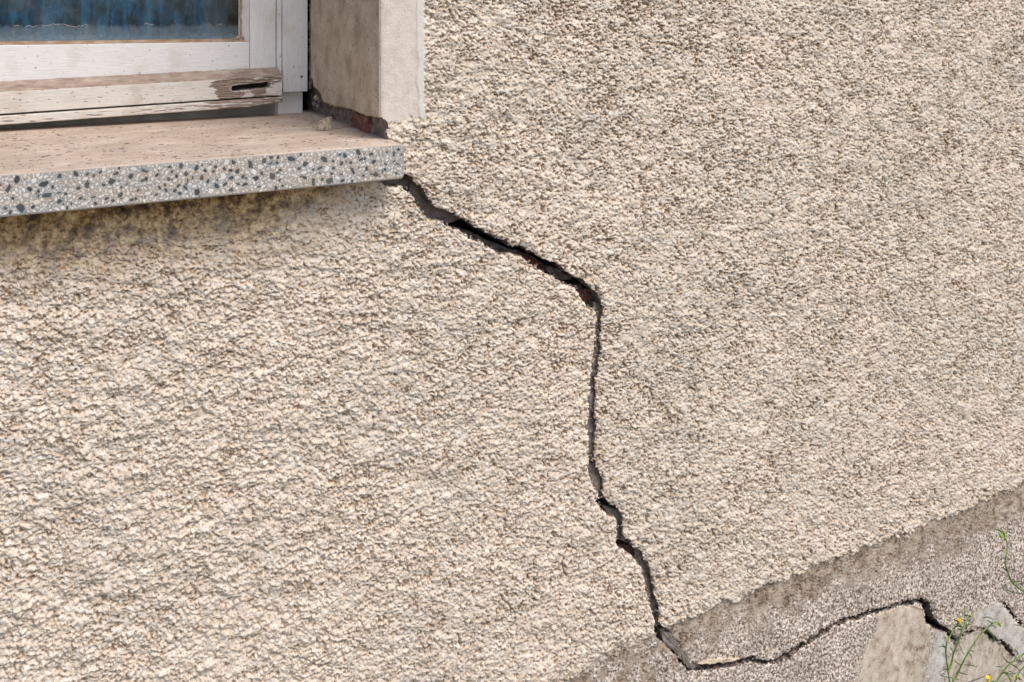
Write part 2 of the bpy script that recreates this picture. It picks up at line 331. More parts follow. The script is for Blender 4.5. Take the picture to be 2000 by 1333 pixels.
# ------------------------------------------------------------------ the wall's outer coat
def build_wall():
    st = 1.8
    def axis(a, b, lo, hi):
        v = list(np.arange(a, b, st)); s = st; x = v[-1]
        while x < hi: s *= 1.12; x += s; v.append(x)
        s = st; x = v[0]; pre = []
        while x > lo: s *= 1.12; x -= s; pre.append(x)
        return np.array(pre[::-1]+v)
    pxs = axis(-60, 2060, -5000, 2850); pys = axis(-60, 1395, -2700, 4300)
    Xc = (DW)*np.tan(np.arctan((pxs-1000)/F)+TH)
    dl = np.maximum(Xc, -.06)*math.sin(TH)+DW*math.cos(TH)
    X = np.repeat(Xc[:, None], len(pys), 1); Z = -(pys[None, :]-H0)*dl[:, None]/F
    Z = np.clip(Z, -1.462, 1.5)
    nx, ny = X.shape
    px, py = inv(X, 0.0, Z); px = px.astype(np.float32); py = py.astype(np.float32)
    mmx, mmz = X*1000, Z*1000
    # ragged edges of the break
    wx = px+fbm(mmx/7, mmz/7, 31, 3)*4.2+vn(mmx/2.2, mmz/2.2, 35)*2.2; wy = py+fbm(mmx/7, mmz/7, 41, 3)*4.2+vn(mmx/2.2, mmz/2.2, 45)*2.2
    sc = sdf(wx, wy, crack_poly)-.9-.5*(py > 600)*(py < 1235)*(px < 1300)
    for t in thin: sc = np.minimum(sc, line_sdf(wx, wy, t))
    op = [(-9000,-9000),(742,-9000),(742,226),(746,232),(754,239),(757,250),(758,300),(-9000,300)]
    xo = X_of(742, 0)
    so_ = np.maximum(X-xo, 0)*1e3*1.9
    inb = (X > OX0) & (X < xo) & (Z > -.30+.115) & (Z < OZ1)
    # opening: rectangle plus the ragged bite at the foot of the jamb
    ox, oz = np.maximum(OX0-X, X-xo)*1900, np.maximum(-.185-Z, Z-OZ1)*1900
    s_open = np.maximum(ox, oz)
    bite = sdf(wx, wy, [(700,224),(742,226),(747,231),(755,240),(758,252),(758,275),(700,275)])
    sx, sz = np.maximum(OX0+.03-X, X-(SILL_X-.004))*1900, np.maximum(SILL_B+.004-Z, Z-(SILL_T-.004))*1900
    s_open = np.minimum(np.minimum(s_open, bite), np.maximum(sx, sz))
    s_all = np.minimum(sc, s_open)
    # ---------------- relief in millimetres
    u = mmx+fbm(mmx/7, mmz/7, 1, 2)*1.5+vn(mmx/2.4, mmz/2.4, 5)*.45
    v = mmz+fbm(mmx/7, mmz/7, 11, 2)*1.5+vn(mmx/2.4, mmz/2.4, 15)*.45
    A, ia = domes(u/8.2, v/7.0, 1, .32, .62, .3, .62, .7)
    B, ib = domes(u/4.6, v/4.0, 2, .30, .62, .25, .62, .65)
    Cc, ic = domes(u/2.6, v/2.4, 3, .32, .62, .3, .6, .6)
    und = fbm(mmx/7.5, mmz/6, 331, 3, .55)
    rt = sst(.15, 1.1, X)
    pf = fbm(mmx/2.7, mmz/2.3, 301, 3, .55); pg = vn(mmx/12, mmz/10, 307)*.20+.10*vn(mmx/45, mmz/40, 309)
    pit = sst(.17, .42, pf+pg)*(.62+.55*rt)
    cav, _ = domes(u/6.4+.5, v/4.4, 4, .18, .42, .4, .40, .8)
    cre = sst(.09, .0, np.abs(fbm(u/9, v/5.0, 311, 2)))*sst(.0, .4, fbm(mmx/17, mmz/14, 315, 2)+.12*(1-rt))
    low = fbm(mmx/55, mmz/38, 21, 3); mid = fbm(mmx/16, mmz/9, 25, 3)
    coarse = .75+.35*fbm(mmx/90, mmz/90, 51, 2)+.25*sst(.55, .0, X)
    md = np.clip(.75+1.1*fbm(mmx/24, mmz/20, 351, 3), .15, 1.5); md2 = np.clip(.8+1.1*fbm(mmx/15, mmz/13, 355, 2), .2, 1.5)
    h = 2.6*low+(2.0-.7*rt)*mid+1.1*und+A*2.2*coarse*(1-.4*rt)*md2+B*1.75*md+Cc*.95*md-pit*3.0-cav*2.2-cre*1.2+.9
    # ---------------- zones
    yl = np.interp(px, [p[0] for p in plinth_line], [p[1] for p in plinth_line])
    dpl = py+fbm(mmx/22, mmz/22, 61, 4)*15+vn(mmx/4, mmz/4, 65)*3.5-yl
    leftp = sst(1300, 1270, px)
    dpl = dpl+leftp*fbm(mmx/12, mmz/12, 66, 4)*28
    plinth = sst(-1.5, 2.0, dpl)*(1-leftp)+sst(-14, 16, dpl)*leftp
    depth_in = sst(22, 105, dpl+fbm(mmx/26, mmz/26, 67, 4)*70+leftp*40)
    depth_in = np.where(px < 1290, sst(-.35, .25, fbm(mmx/16, mmz/16, 70, 4)), depth_in)
    patch = np.zeros_like(px); rec = np.zeros_like(px); palep = np.zeros_like(px)
    for pl, r, pa in ((patchA, 1.2, 0), (patchA2, 3.0, 1.0), (patchB, 5.5, .2), (patchC, 2.2, .9)):
        dd = sdf(wx+fbm(mmx/10, mmz/10, 71, 3)*7, wy+fbm(mmx/10, mmz/10, 75, 3)*7, pl, 60); mk = sst(2.5, -2.5, dd)
        patch = np.maximum(patch, mk); rec += mk*r; palep = np.maximum(palep, mk*pa)
    ex = px-829+fbm(mmx/9, mmz/9, 81, 3)*2.5; ey = py-(236-(px-742)*.02)+fbm(mmx/8, mmz/8, 85, 3)*11
    strip = sst(3, -3, np.maximum(ex, ey))*(Z < OZ1+.1)
    flx = 816+fbm(mmx*0, mmz/22, 91, 3)*5
    flake = sst(-.8, .8, px-flx)*strip
    sox = P(20, 400, 0).x
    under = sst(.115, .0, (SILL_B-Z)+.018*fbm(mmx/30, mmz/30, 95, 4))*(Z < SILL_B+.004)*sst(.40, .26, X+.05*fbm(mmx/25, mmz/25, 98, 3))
    # ---------------- combine
    hp = .9*mid+1.4*low*.5+domes(u/3.1, v/3.1, 7, .4, .8, .1)[0]*(.25+1.5*depth_in)+Cc*.9*(.2+depth_in)-pit*(1.0-.3*depth_in)-cav*.9-1.0
    hs = .35*fbm(mmx/14, mmz/14, 101, 4)+.10*fbm(mmx/1.5, mmz/1.5, 105, 2)
    h_st = 1.5*low+1.8*mid+domes(u/9.5, v/9.5, 8, .4, .75, .3)[0]*3.4+domes(u/5.5, v/6, 18, .4, .7, .2, .8)[0]*1.5-pit*.8-cav*.8
    h = h*(1-under*.85)+h_st*under*.85
    h = h*(1-plinth)+(hp-1.3)*plinth
    h = h*(1-patch)+(hs-rec)*patch
    h = h*(1-strip)+(hs*1.3+2.0+flake*1.1)*strip
    h -= strip*0 + (sst(1290, 1310, px)*0)
    # lower chunk of the break sits back a little
    below = (py > np.interp(px, [1336,1373,1442,1521,1582,1659,1769,1811], [1312,1315,1303,1300,1262,1217,1184,1195])) & (px > 1336) & (px < 1850)
    h -= below*1.5
    # arrises crumble towards the break
    nearc = np.clip(sc, 0, 12)
    h -= 2.2*np.exp(-nearc/2.2)*(sc < 30)
    h -= 3.6*np.exp(-np.clip((X-xo)*1000, 0, 50)/2.6)*(Z > -.19)
    fade = sst(2500, 2100, px)*sst(-700, -200, px)
    h = h*np.maximum(fade, .4)
    h = h-2.0
    Y = -h/1000
    # ---------------- cut out the openings, edges snapped to the outline
    gx, gy = np.gradient(s_all); g2 = gx*gx+gy*gy+1e-6
    near = (s_all < 0) & (s_all > -2.2) & (np.abs(s_all) < 900)
    mv = np.where(near, -s_all/g2, 0); mx_, my_ = np.clip(gx*mv, -1, 1), np.clip(gy*mv, -1, 1)
    ii, jj = np.meshgrid(np.arange(nx), np.arange(ny), indexing='ij')
    gXi = np.gradient(X, axis=0); gZi = np.gradient(Z, axis=0); gZj = np.gradient(Z, axis=1)
    Xn = X+mx_*gXi; Zn = Z+mx_*gZi+my_*gZj
    bad = (s_all < -2.2) | ((s_all < 0) & (np.hypot(mx_, my_) > 1.3))
    vid = (ii*ny+jj)
    keep = ~(bad[:-1, :-1] | bad[1:, :-1] | bad[:-1, 1:] | bad[1:, 1:])
    keep &= ~((Z[:-1, :-1] <= -1.4619) & (Z[:-1, 1:] <= -1.4619)) & ~((Z[:-1, 1:] >= 1.4999) & (Z[:-1, :-1] >= 1.4999))
    q = np.stack([vid[:-1, :-1][keep], vid[1:, :-1][keep], vid[1:, 1:][keep], vid[:-1, 1:][keep]], 1)
    hr = h+2.0-1.5*low
    Zn = Zn-.00030*np.clip(hr, -3, 6)*(1-strip)*(1-patch)*(1-.6*plinth)*sst(-1, 4, np.minimum(s_all, 50))
    Vv = np.stack([Xn.ravel(), Y.ravel(), Zn.ravel()], 1)
    one = np.ones_like(px)
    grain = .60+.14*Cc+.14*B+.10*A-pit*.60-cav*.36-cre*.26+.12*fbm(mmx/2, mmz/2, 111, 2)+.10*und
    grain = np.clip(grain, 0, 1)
    zone = np.stack([strip, plinth, patch, palep], 2).reshape(-1, 4)
    pale = np.maximum(flake*.8, depth_in*plinth)
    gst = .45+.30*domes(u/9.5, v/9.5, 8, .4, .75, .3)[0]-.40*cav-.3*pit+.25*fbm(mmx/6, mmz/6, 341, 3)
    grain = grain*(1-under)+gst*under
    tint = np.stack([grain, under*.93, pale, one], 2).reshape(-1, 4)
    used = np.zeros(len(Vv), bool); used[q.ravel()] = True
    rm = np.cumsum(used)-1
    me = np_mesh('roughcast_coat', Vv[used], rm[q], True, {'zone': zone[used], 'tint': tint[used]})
    # ---------------- broken edge faces, going back into the masonry
    isc = (sc < s_open+.01)
    E = []
    K = np.zeros((nx+1, ny+1), bool); K[1:nx, 1:ny] = keep           # K[i+1,j+1] = face (i,j)
    a = K[1:nx, 0:ny] != K[1:nx, 1:ny+1]                             # horizontal edges (i,j)-(i+1,j)
    i, j = np.nonzero(a); E.append(np.stack([i*ny+j, (i+1)*ny+j, K[1:nx, 1:ny+1][i, j]], 1))
    a = K[0:nx, 1:ny] != K[1:nx+1, 1:ny]
    i, j = np.nonzero(a); E.append(np.stack([i*ny+j, i*ny+j+1, ~K[1:nx+1, 1:ny][i, j]], 1))
    E = np.concatenate(E); fl = isc.ravel()
    sab = s_all.ravel(); E = E[fl[E[:, 0]] & fl[E[:, 1]] & (sab[E[:, 0]] < 3) & (sab[E[:, 1]] < 3)]
    uq, ivx = np.unique(E[:, :2], return_inverse=True); ivx = ivx.reshape(-1, 2)
    gx1, gy1 = gx.ravel()[uq], gy.ravel()[uq]; gl = np.hypot(gx1, gy1)+1e-6
    dirx = gx1/gl*np.abs(gXi.ravel()[uq]); dirz = -gy1/gl*np.abs(gZj.ravel()[uq])
    bx, by, bz = Vv[uq, 0], Vv[uq, 1], Vv[uq, 2]
    sgn = -1.0
    layers = [0, .0015, .005, .010, .015, .020, .024, .032, .045, .065, .09, .14]
    LV = []; 
    for k, dpt in enumerate(layers):
        if k == 0: LV.append(np.stack([bx, by, bz], 1)); continue
        sm, zm = bx*1000, bz*1000
        nz = fbm(sm/5+dpt*300, zm/5+dpt*210, 121, 3)*2.4+vn(sm/1.8+dpt*800, zm/1.8-dpt*500, 131)*.8
        if dpt > .021: nz = nz+1.2*vn(sm/22, zm/11+dpt*40, 141)+.4
        else: nz = nz+.5
        off = nz*1.0
        yy = np.maximum(by, -.004)*0+dpt+.0006*vn(sm/3, zm/3, 150+k)
        if k > 1: yy = np.maximum(yy, by+.0004*k+.0014)
        if k == 1: yy = by+.0012; off = .25+nz*.2
        LV.append(np.stack([bx+dirx*off, yy, bz+dirz*off], 1))
    LV = np.concatenate(LV); n = len(uq); Q = []
    fwd = E[:, 2] == 1
    a0 = np.where(fwd, ivx[:, 1], ivx[:, 0]); b0 = np.where(fwd, ivx[:, 0], ivx[:, 1])
    for k in range(len(layers)-1):
        Q.append(np.stack([a0+k*n, b0+k*n, b0+(k+1)*n, a0+(k+1)*n], 1))
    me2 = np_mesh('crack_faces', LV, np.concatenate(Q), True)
    return me, me2

wall = thing('rendered_wall', (0, 0, -1.46), 'cream roughcast house wall split by a long stepped crack, with a brown weathered plinth', 'wall')
me1, me2 = build_wall()
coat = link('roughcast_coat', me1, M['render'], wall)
def m_crackface():
    m, nt, b = mat('broken_edge'); n = N(nt)
    sep = n.new('ShaderNodeSeparateXYZ'); n.l(n.tc.outputs['Object'], sep.inputs[0])
    a = n.noise(120, 4, .65); f = n.noise(600, 3, .65)
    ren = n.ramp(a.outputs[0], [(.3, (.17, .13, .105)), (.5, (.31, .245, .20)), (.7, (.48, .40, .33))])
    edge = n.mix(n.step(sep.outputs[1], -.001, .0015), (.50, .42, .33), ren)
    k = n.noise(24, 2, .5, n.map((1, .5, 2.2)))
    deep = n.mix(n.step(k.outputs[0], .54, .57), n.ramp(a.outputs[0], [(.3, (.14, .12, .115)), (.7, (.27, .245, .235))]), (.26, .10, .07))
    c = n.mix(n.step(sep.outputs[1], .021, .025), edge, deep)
    c = n.mix(.4, c, n.ramp(f.outputs[0], [(.36, (.5, .47, .45)), (.5, (.95, .95, .95)), (1, (1, 1, 1))]), 'MULTIPLY')
    n.l(c, b.inputs['Base Color']); b.inputs['Roughness'].default_value = .95; b.inputs['Specular IOR Level'].default_value = .2
    n.bump(f.outputs[0], .8, .002, b)
    return m
M['crackface'] = m_crackface()
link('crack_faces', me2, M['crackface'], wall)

# masonry behind the render: dark core, bricks and mortar lumps that show in the breaks
def lump(name, pts, y0, y1, m, parent, jag=.0012, seed=0, dome=.003):
    bm = bmesh.new(); rr = random.Random(seed)
    f = [P(x, y, y0) for x, y in pts]
    out = []
    for i in range(len(f)):
        a, b_ = f[i], f[(i+1) % len(f)]
        n = max(1, int((b_-a).length/.005))
        for k in range(n): out.append(a.lerp(b_, k/n)+Vector((rr.uniform(-jag, jag), rr.uniform(-jag, jag), rr.uniform(-jag, jag))))
    fr = [bm.verts.new(p) for p in out]
    bk = [bm.verts.new((p.x+rr.uniform(-jag, jag), y1, p.z)) for p in out]
    c = sum(out, Vector())/len(out)
    inn = [bm.verts.new(p.lerp(c, .35)+Vector((rr.uniform(-jag, jag), -dome*rr.uniform(.5, 1), rr.uniform(-jag, jag)))) for p in out]
    cv = bm.verts.new(c+Vector((0, -dome*1.1, 0)))
    n = len(out)
    for i in range(n):
        j = (i+1) % n
        bm.faces.new((fr[i], fr[j], bk[j], bk[i])); bm.faces.new((fr[j], fr[i], inn[i], inn[j])); bm.faces.new((inn[i], cv, inn[j]))
    return link(name, bm_mesh(name, bm), m, parent)
lump('mortar_lump', [(742,340),(800,345),(800,372),(780,380),(742,376)], .030, .12, M['pinkmortar'], wall, seed=1)
lump('mortar_lump', [(800,352),(822,372),(850,404),(892,420),(900,429),(870,437),(838,440),(800,396)], .026, .10, M['pinkmortar'], wall, seed=2)
lump('mortar_lump', [(870,470),(880,448),(915,452),(950,470),(985,484),(1010,490),(1012,530),(940,510)], .034, .12, M['pinkmortar'], wall, seed=3)
lump('brick', [(1000,486),(1030,496),(1060,516),(1085,530),(1096,548),(1080,570),(1010,530)], .040, .13, M['brick'], wall, seed=4)
lump('mortar_lump', [(1066,522),(1090,524),(1118,541),(1112,548),(1080,545)], .030, .11, M['mortar'], wall, seed=5)
lump('mortar_lump', [(1100,556),(1135,556),(1140,580),(1120,580)], .036, .12, M['mortar'], wall, seed=14)
lump('brick', [(1128,566),(1150,566),(1168,582),(1168,615),(1150,615),(1130,596)], .030, .12, M['brick'], wall, seed=6)
lump('mortar_lump', [(1158,590),(1190,590),(1190,660),(1158,660)], 0.012, .10, M['mortar'], wall, seed=7, dome=.001)
lump('mortar_lump', [(1150,650),(1185,650),(1180,740),(1150,740)], 0.01, .10, M['mortar'], wall, seed=8, dome=.001)
lump('mortar_lump', [(1140,740),(1172,740),(1172,900),(1140,900)], 0.01, .10, M['mortar'], wall, seed=9, dome=.001)
lump('mortar_lump', [(1145,905),(1166,905),(1190,960),(1184,972),(1160,968)], 0.012, .10, M['mortar'], wall, seed=10, dome=.001)
lump('mortar_lump', [(1176,988),(1222,1000),(1224,1060),(1200,1050),(1200,1020)], 0.014, .10, M['mortar'], wall, seed=11, dome=.001)
lump('brick', [(1204,1064),(1226,1064),(1241,1074),(1240,1104),(1206,1084)], .026, .12, M['brick'], wall, seed=12)
lump('mortar_lump', [(1240,1070),(1276,1090),(1296,1220),(1270,1220),(1240,1110)], 0.013, .10, M['mortar'], wall, seed=13, dome=.001)
lump('mortar_lump', [(1290,1230),(1310,1236),(1330,1262),(1352,1290),(1372,1305),(1346,1305),(1326,1283),(1308,1264),(1296,1256)], .007, .10, M['broken'], wall, seed=16, dome=.001)
lump('broken_edge', [(1364,1299),(1380,1292),(1400,1289),(1432,1287),(1446,1288),(1430,1292),(1400,1294.5),(1380,1297)], .0012, .006, M['reveal'], wall, seed=17, dome=.0006)
lump('mortar_lump', [(1344,1311),(1400,1306),(1450,1299),(1470,1294),(1520,1298),(1530,1330),(1350,1340)], .014, .10, M['broken'], wall, seed=15, dome=.001)
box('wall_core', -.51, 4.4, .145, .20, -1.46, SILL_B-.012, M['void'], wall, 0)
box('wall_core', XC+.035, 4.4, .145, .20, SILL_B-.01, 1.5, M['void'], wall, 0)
# loose grit caught on the lips of the break
bm = bmesh.new(); rg = random.Random(77)
lip = [p for p in lower if p[0] < 1560] + [p for p in upper if 600 < p[1] < 1290]
for (xa, ya) in lip:
    for k in range(3):
        b0 = len(bm.verts); bmesh.ops.create_icosphere(bm, subdivisions=1, radius=rg.uniform(.0006, .0017)); bm.verts.ensure_lookup_table()
        c = P(xa+rg.uniform(-5, 5)*.6, ya+rg.uniform(-5, 5)*.6, rg.uniform(-.001, .011)); sc_ = Vector((rg.uniform(.7, 1.2), rg.uniform(.7, 1.2), rg.uniform(.6, 1.1)))
        for v_ in bm.verts[b0:]: v_.co = Vector((v_.co.x*sc_.x, v_.co.y*sc_.y, v_.co.z*sc_.z))*rg.uniform(.85, 1.1)+c
link('loose_grit', bm_mesh('loose_grit', bm), M['stone'], wall, 'stuff')
# sides of the opening
def reveal():
    ys = np.linspace(.0015, YF-.004, 190); zs = np.concatenate([np.linspace(-.19, .07, 190), np.linspace(.08, OZ1, 30)])
    Yg, Zg = np.meshgrid(ys, zs, indexing='ij')
    a, b_ = Yg*1000, Zg*1000
    e = [PX(603, 150, XC), PX(610, 157, XC), PX(612, 171, XC), PX(626, 184, XC), PX(629, 200, XC), PX(648, 208, XC), PX(681, 213, XC), PX(706, 224, XC), PX(745, 231, XC)]
    e = [(p.y, p.z) for p in e][::-1]; e[0] = (-.01, e[0][1])
    ez = np.interp(Yg, [p[0] for p in e], [p[1] for p in e])
    s = (Zg-ez)*1000+fbm(a/6, b_/6, 161, 3)*2.0
    back = ((YF-.004)-Yg)*1000-1.2+fbm(a/3+4, b_/9, 165, 4)*3.2
    s = np.minimum(s, back)
    Xg = XC+.0006*fbm(a/25, b_/25, 171, 3)+.00022*fbm(a/2.5, b_/2.5, 175, 3)+.0018*np.exp(-np.clip(s, 0, 50)/1.2)+.0026*np.exp(-np.clip(a, 0, 50)/2.4)
    # hairline crack rising from the foot
    hc = seg_dist(a+fbm(a/4, b_/4, 181, 3)*1.5, b_+fbm(a/4, b_/4, 185, 3)*1.5, [(PX(x, y, XC).y*1000, PX(x, y, XC).z*1000) for x, y in ((628,184),(636,172),(650,180),(672,202))])
    Xg += .0022*np.exp(-(hc/.75)**2)
    bad = s < 0
    n1, n2 = Yg.shape; vid = np.arange(n1*n2).reshape(n1, n2)
    keep = ~(bad[:-1, :-1] & bad[1:, :-1] & bad[:-1, 1:] & bad[1:, 1:])
    Xg = np.where(bad, XC+.013, Xg)
    q = np.stack([vid[:-1, :-1][keep], vid[:-1, 1:][keep], vid[1:, 1:][keep], vid[1:, :-1][keep]], 1)
    me = np_mesh('reveal_plaster', np.stack([Xg.ravel(), Yg.ravel(), Zg.ravel()], 1), q, True)
    link('reveal_plaster', me, M['reveal'], wall)
    # rough masonry behind the plaster
    ys = np.linspace(.0, YF+.05, 120); zs = np.linspace(-.20, -.05, 60)
    Yg, Zg = np.meshgrid(ys, zs, indexing='ij'); a, b_ = Yg*1000, Zg*1000
    Xg = XC+.012+.003*fbm(a/12, b_/9, 191, 4)-.002*domes(a/9, b_/8, 9, .4, .8)[0]
    Xg = Xg+.010*sst(.0, 30, a)*0
    vid = np.arange(Yg.size).reshape(Yg.shape)
    q = np.stack([vid[:-1, :-1].ravel(), vid[:-1, 1:].ravel(), vid[1:, 1:].ravel(), vid[1:, :-1].ravel()], 1)
    link('mortar_bed', np_mesh('mortar_bed', np.stack([Xg.ravel(), Yg.ravel(), Zg.ravel()], 1), q, True), M['mortar'], wall)
    p0, p1 = PX(686, 235, XC+.008), PX(721, 235, XC+.008)
    bm = bmesh.new(); box_bm(bm, XC+.0085, XC+.06, p1.y, p0.y, -.164, -.136, .004, 4)
    for v_ in bm.verts: v_.co += Vector((random.uniform(-1, 1), random.uniform(-1, 1), random.uniform(-1, 1)))*.0032
    link('brick', bm_mesh('brick', bm), M['brick'], wall)
    # lumps of plaster left at the foot by the frame
    rr = random.Random(3)
    for (x, y, r) in ((618,191,.0045),(624,197,.004),(615,203,.0045),(622,207,.004)):
        c = PX(x, y, XC+.004); bm = bmesh.new(); bmesh.ops.create_icosphere(bm, subdivisions=2, radius=r)
        for v_ in bm.verts: v_.co = c+v_.co*rr.uniform(.75, 1.15)
        link('plaster_lump', bm_mesh('plaster_lump', bm), M['broken'] if y > 195 else M['reveal'], wall)
reveal()
box('reveal_plaster', OX0-.03, OX0, .004, YF+.05, -.20, OZ1+.03, M['reveal'], wall, 0)
box('lintel_soffit', OX0, XC+.002, .004, YF+.05, OZ1, OZ1+.03, M['reveal'], wall, 0)

# ------------------------------------------------------------------ terrazzo sill
def m_terrazzo():
    m, nt, b = mat('terrazzo_matrix'); n = N(nt)
    ge = n.new('ShaderNodeNewGeometry'); sep = n.new('ShaderNodeSeparateXYZ'); n.l(ge.outputs['Normal'], sep.inputs[0])
    a = n.noise(60, 4, .6); c = n.ramp(a.outputs[0], [(.3, (.27, .27, .265)), (.5, (.34, .335, .325)), (.7, (.40, .39, .37))])
    v = n.vor(520); c = n.mix(n.math('MULTIPLY', n.step(v.outputs['Distance'], .42, .30), .5), c, (.55, .54, .51))
    d = n.noise(28, 6, .7, n.map((.6, 1, 1))); d2 = n.noise(420, 3, .7)
    dust = n.ramp(d.outputs[0], [(.34, (.43, .32, .25)), (.46, (.53, .42, .34)), (.56, (.58, .475, .395)), (.68, (.64, .55, .47))])
    dust = n.mix(.35, dust, n.ramp(d2.outputs[0], [(.35, (.55, .5, .47)), (.46, (.95, .94, .93)), (.7, (1.05, 1.02, 1))]), 'MULTIPLY')
    up = n.step(n.math('ADD', sep.outputs[2], n.math('MULTIPLY', n.math('SUBTRACT', d.outputs[0], .5), .8)), .35, .75)
    c = n.mix(up, c, dust)
    e = n.noise(25, 4, .65, n.map((.6, 1, 3)))
    c = n.mix(n.math('MULTIPLY', n.step(e.outputs[0], .42, .60), .75), c, (.44, .35, .28))
    n.l(c, b.inputs['Base Color']); b.inputs['Roughness'].default_value = .75; b.inputs['Specular IOR Level'].default_value = .3
    n.bump(d2.outputs[0], .25, .0006, b)
    return m
M['terrazzo'] = m_terrazzo()
def m_chip(name, stops, dusty=.0):
    m, nt, b = mat(name); n = N(nt)
    oi = n.new('ShaderNodeObjectInfo'); ge = n.new('ShaderNodeNewGeometry')
    r = n.math('FRACT', n.math('ADD', oi.outputs['Random'], ge.outputs['Random Per Island']))
    c = n.ramp(r, stops, 'LINEAR')
    a = n.noise(260, 3, .6); c = n.mix(.35, c, n.ramp(a.outputs[0], [(.35, (.6, .6, .62)), (.65, (1.1, 1.08, 1.05))]), 'MULTIPLY')
    d = n.noise(70, 4, .65); c = n.mix(n.math('MULTIPLY', n.step(d.outputs[0], .50-dusty*.3, .66-dusty*.3), .55+dusty*.2), c, (.48, .38, .31))
    n.l(c, b.inputs['Base Color']); b.inputs['Roughness'].default_value = .6; b.inputs['Specular IOR Level'].default_value = .35
    return m
M['chipdark'] = m_chip('dark_chip', [(0, (.025, .042, .055)), (.25, (.045, .06, .065)), (.5, (.08, .10, .09)), (.7, (.03, .06, .085)), (1, (.11, .095, .08))])
M['chippale'] = m_chip('pale_chip', [(0, (.66, .63, .58)), (.4, (.80, .78, .74)), (.7, (.72, .65, .55)), (.9, (.84, .82, .79)), (1, (.52, .52, .48))])
M['chiptop'] = m_chip('dusty_dark_chip', [(0, (.05, .05, .055)), (.5, (.13, .12, .115)), (1, (.28, .23, .20))], .1)
sill = thing('window_sill', (.0, .14, SILL_B), 'thick grey terrazzo window sill slab with reddish dust on top', 'window sill')
YS = -.04
bm = bmesh.new(); box_bm(bm, OX0+.01, SILL_X, YS, YF+.03, SILL_B, SILL_T)
for v_ in bm.verts:
    if v_.co.z > SILL_B+.02: v_.co.z += (v_.co.y-YS)*.0165
ed = [e for e in bm.edges if all(v_.co.y < 0 for v_ in e.verts) or (all(v_.co.x > 0 for v_ in e.verts) and all(v_.co.z > -.2 for v_ in e.verts))]
ed2 = [e for e in bm.edges if all(v_.co.x > 0 for v_ in e.verts) and abs(e.verts[0].co.y-e.verts[1].co.y) > .1]
bmesh.ops.bevel(bm, geom=ed2, offset=.006, segments=5, affect='EDGES', profile=.5)
ed = [e for e in bm.edges if all(v_.co.y < YS+.001 for v_ in e.verts)]
bmesh.ops.bevel(bm, geom=ed, offset=.0022, segments=3, affect='EDGES', profile=.5)
bmesh.ops.subdivide_edges(bm, edges=[e for e in bm.edges if e.calc_length() > .3], cuts=60, use_grid_fill=True)
me = bm_mesh('slab', bm)
for p in me.polygons: p.use_smooth = False
link('slab', me, M['terrazzo'], sill)
def chip_shape(rr, asp):
    n = rr.choice([4, 5, 5, 6, 6, 7]); st = rr.random()*6.28; pts = []
    for k in range(n):
        an = st+6.283*(k+rr.uniform(-.33, .33))/n; r = rr.uniform(.72, 1.18)
        pts.append((math.cos(an)*r, math.sin(an)*r*asp))
    return pts
def add_chip(bm, pts, r, rot, loc, axes):
    ca, sa = math.cos(rot), math.sin(rot); ex, ey, ez = axes
    q = [((x*ca-y*sa)*r, (x*sa+y*ca)*r) for x, y in pts]
    top = [bm.verts.new(loc+ex*x*.96+ey*y*.96+ez*.00022) for x, y in q]
    bot = [bm.verts.new(loc+ex*x+ey*y-ez*.0006) for x, y in q]
    bm.faces.new(top); n = len(q)
    for i in range(n): bm.faces.new((bot[i], bot[(i+1) % n], top[(i+1) % n], top[i]))
rr = random.Random(11)
AX = (Vector((1, 0, 0)), Vector((0, 0, 1)), Vector((0, -1, 0)))
cell = {}
def free(x, z, r, k=.86):
    if x > SILL_X-.007 and math.hypot(x-(SILL_X-.007), max(0, abs(z-(SILL_T+SILL_B)/2)-.0155)) > .0042-r*.5: return False
    cx, cz = int(x//.008), int(z//.008)
    for a in range(cx-2, cx+3):
        for b_ in range(cz-2, cz+3):
            for (u_, v_, s_) in cell.get((a, b_), ()):
                if (x-u_)**2+(z-v_)**2 < ((r+s_)*k)**2: return False
    cell.setdefault((cx, cz), []).append((x, z, r)); return True
shapes = []
for k in range(14):
    s_ = chip_shape(rr, rr.uniform(.45, .9)); b_ = bmesh.new(); add_chip(b_, s_, 1, 0, Vector(), (AX[0], AX[1], AX[2]*1))
    mm = bm_mesh('chip', b_); shapes.append(mm)
meshes = {}
def chip_obj(x, z, r, kind):
    k = rr.randrange(len(shapes)); key = (k, kind)
    if key not in meshes:
        mm = shapes[k].copy(); mm.materials.append(M[kind]); meshes[key] = mm
    o = bpy.data.objects.new('chip', meshes[key]); C.objects.link(o)
    o.location = Vector((x, YS-.0, z)); o.rotation_euler = (0, rr.uniform(0, 6.28), 0); o.scale = (r, 1, r)
    o.parent = sill; o.matrix_parent_inverse = sill.matrix_basis.inverted()
x0, x1, z0, z1 = -.03, SILL_X-.0035, SILL_B+.002, SILL_T-.002
cnt = 0
for k in range(900):
    r = rr.choice([.0024, .0028, .0034, .0040, .0048, .0056]); x, z = rr.uniform(x0, x1), rr.uniform(z0+r*.7, z1-r*.7)
    if cnt < 120 and free(x, z, r, 1.1): chip_obj(x, z, r*1.02, 'chipdark'); cnt += 1
cnt = 0
for k in range(5000):
    r = rr.choice([.0024, .0027, .0032, .0040, .0046]); x, z = rr.uniform(x0, x1), rr.uniform(z0+r*.7, z1-r*.7)
    if cnt < 180 and free(x, z, r, .85): chip_obj(x, z, r*.98, 'chippale'); cnt += 1
bms, bmd = bmesh.new(), bmesh.new()
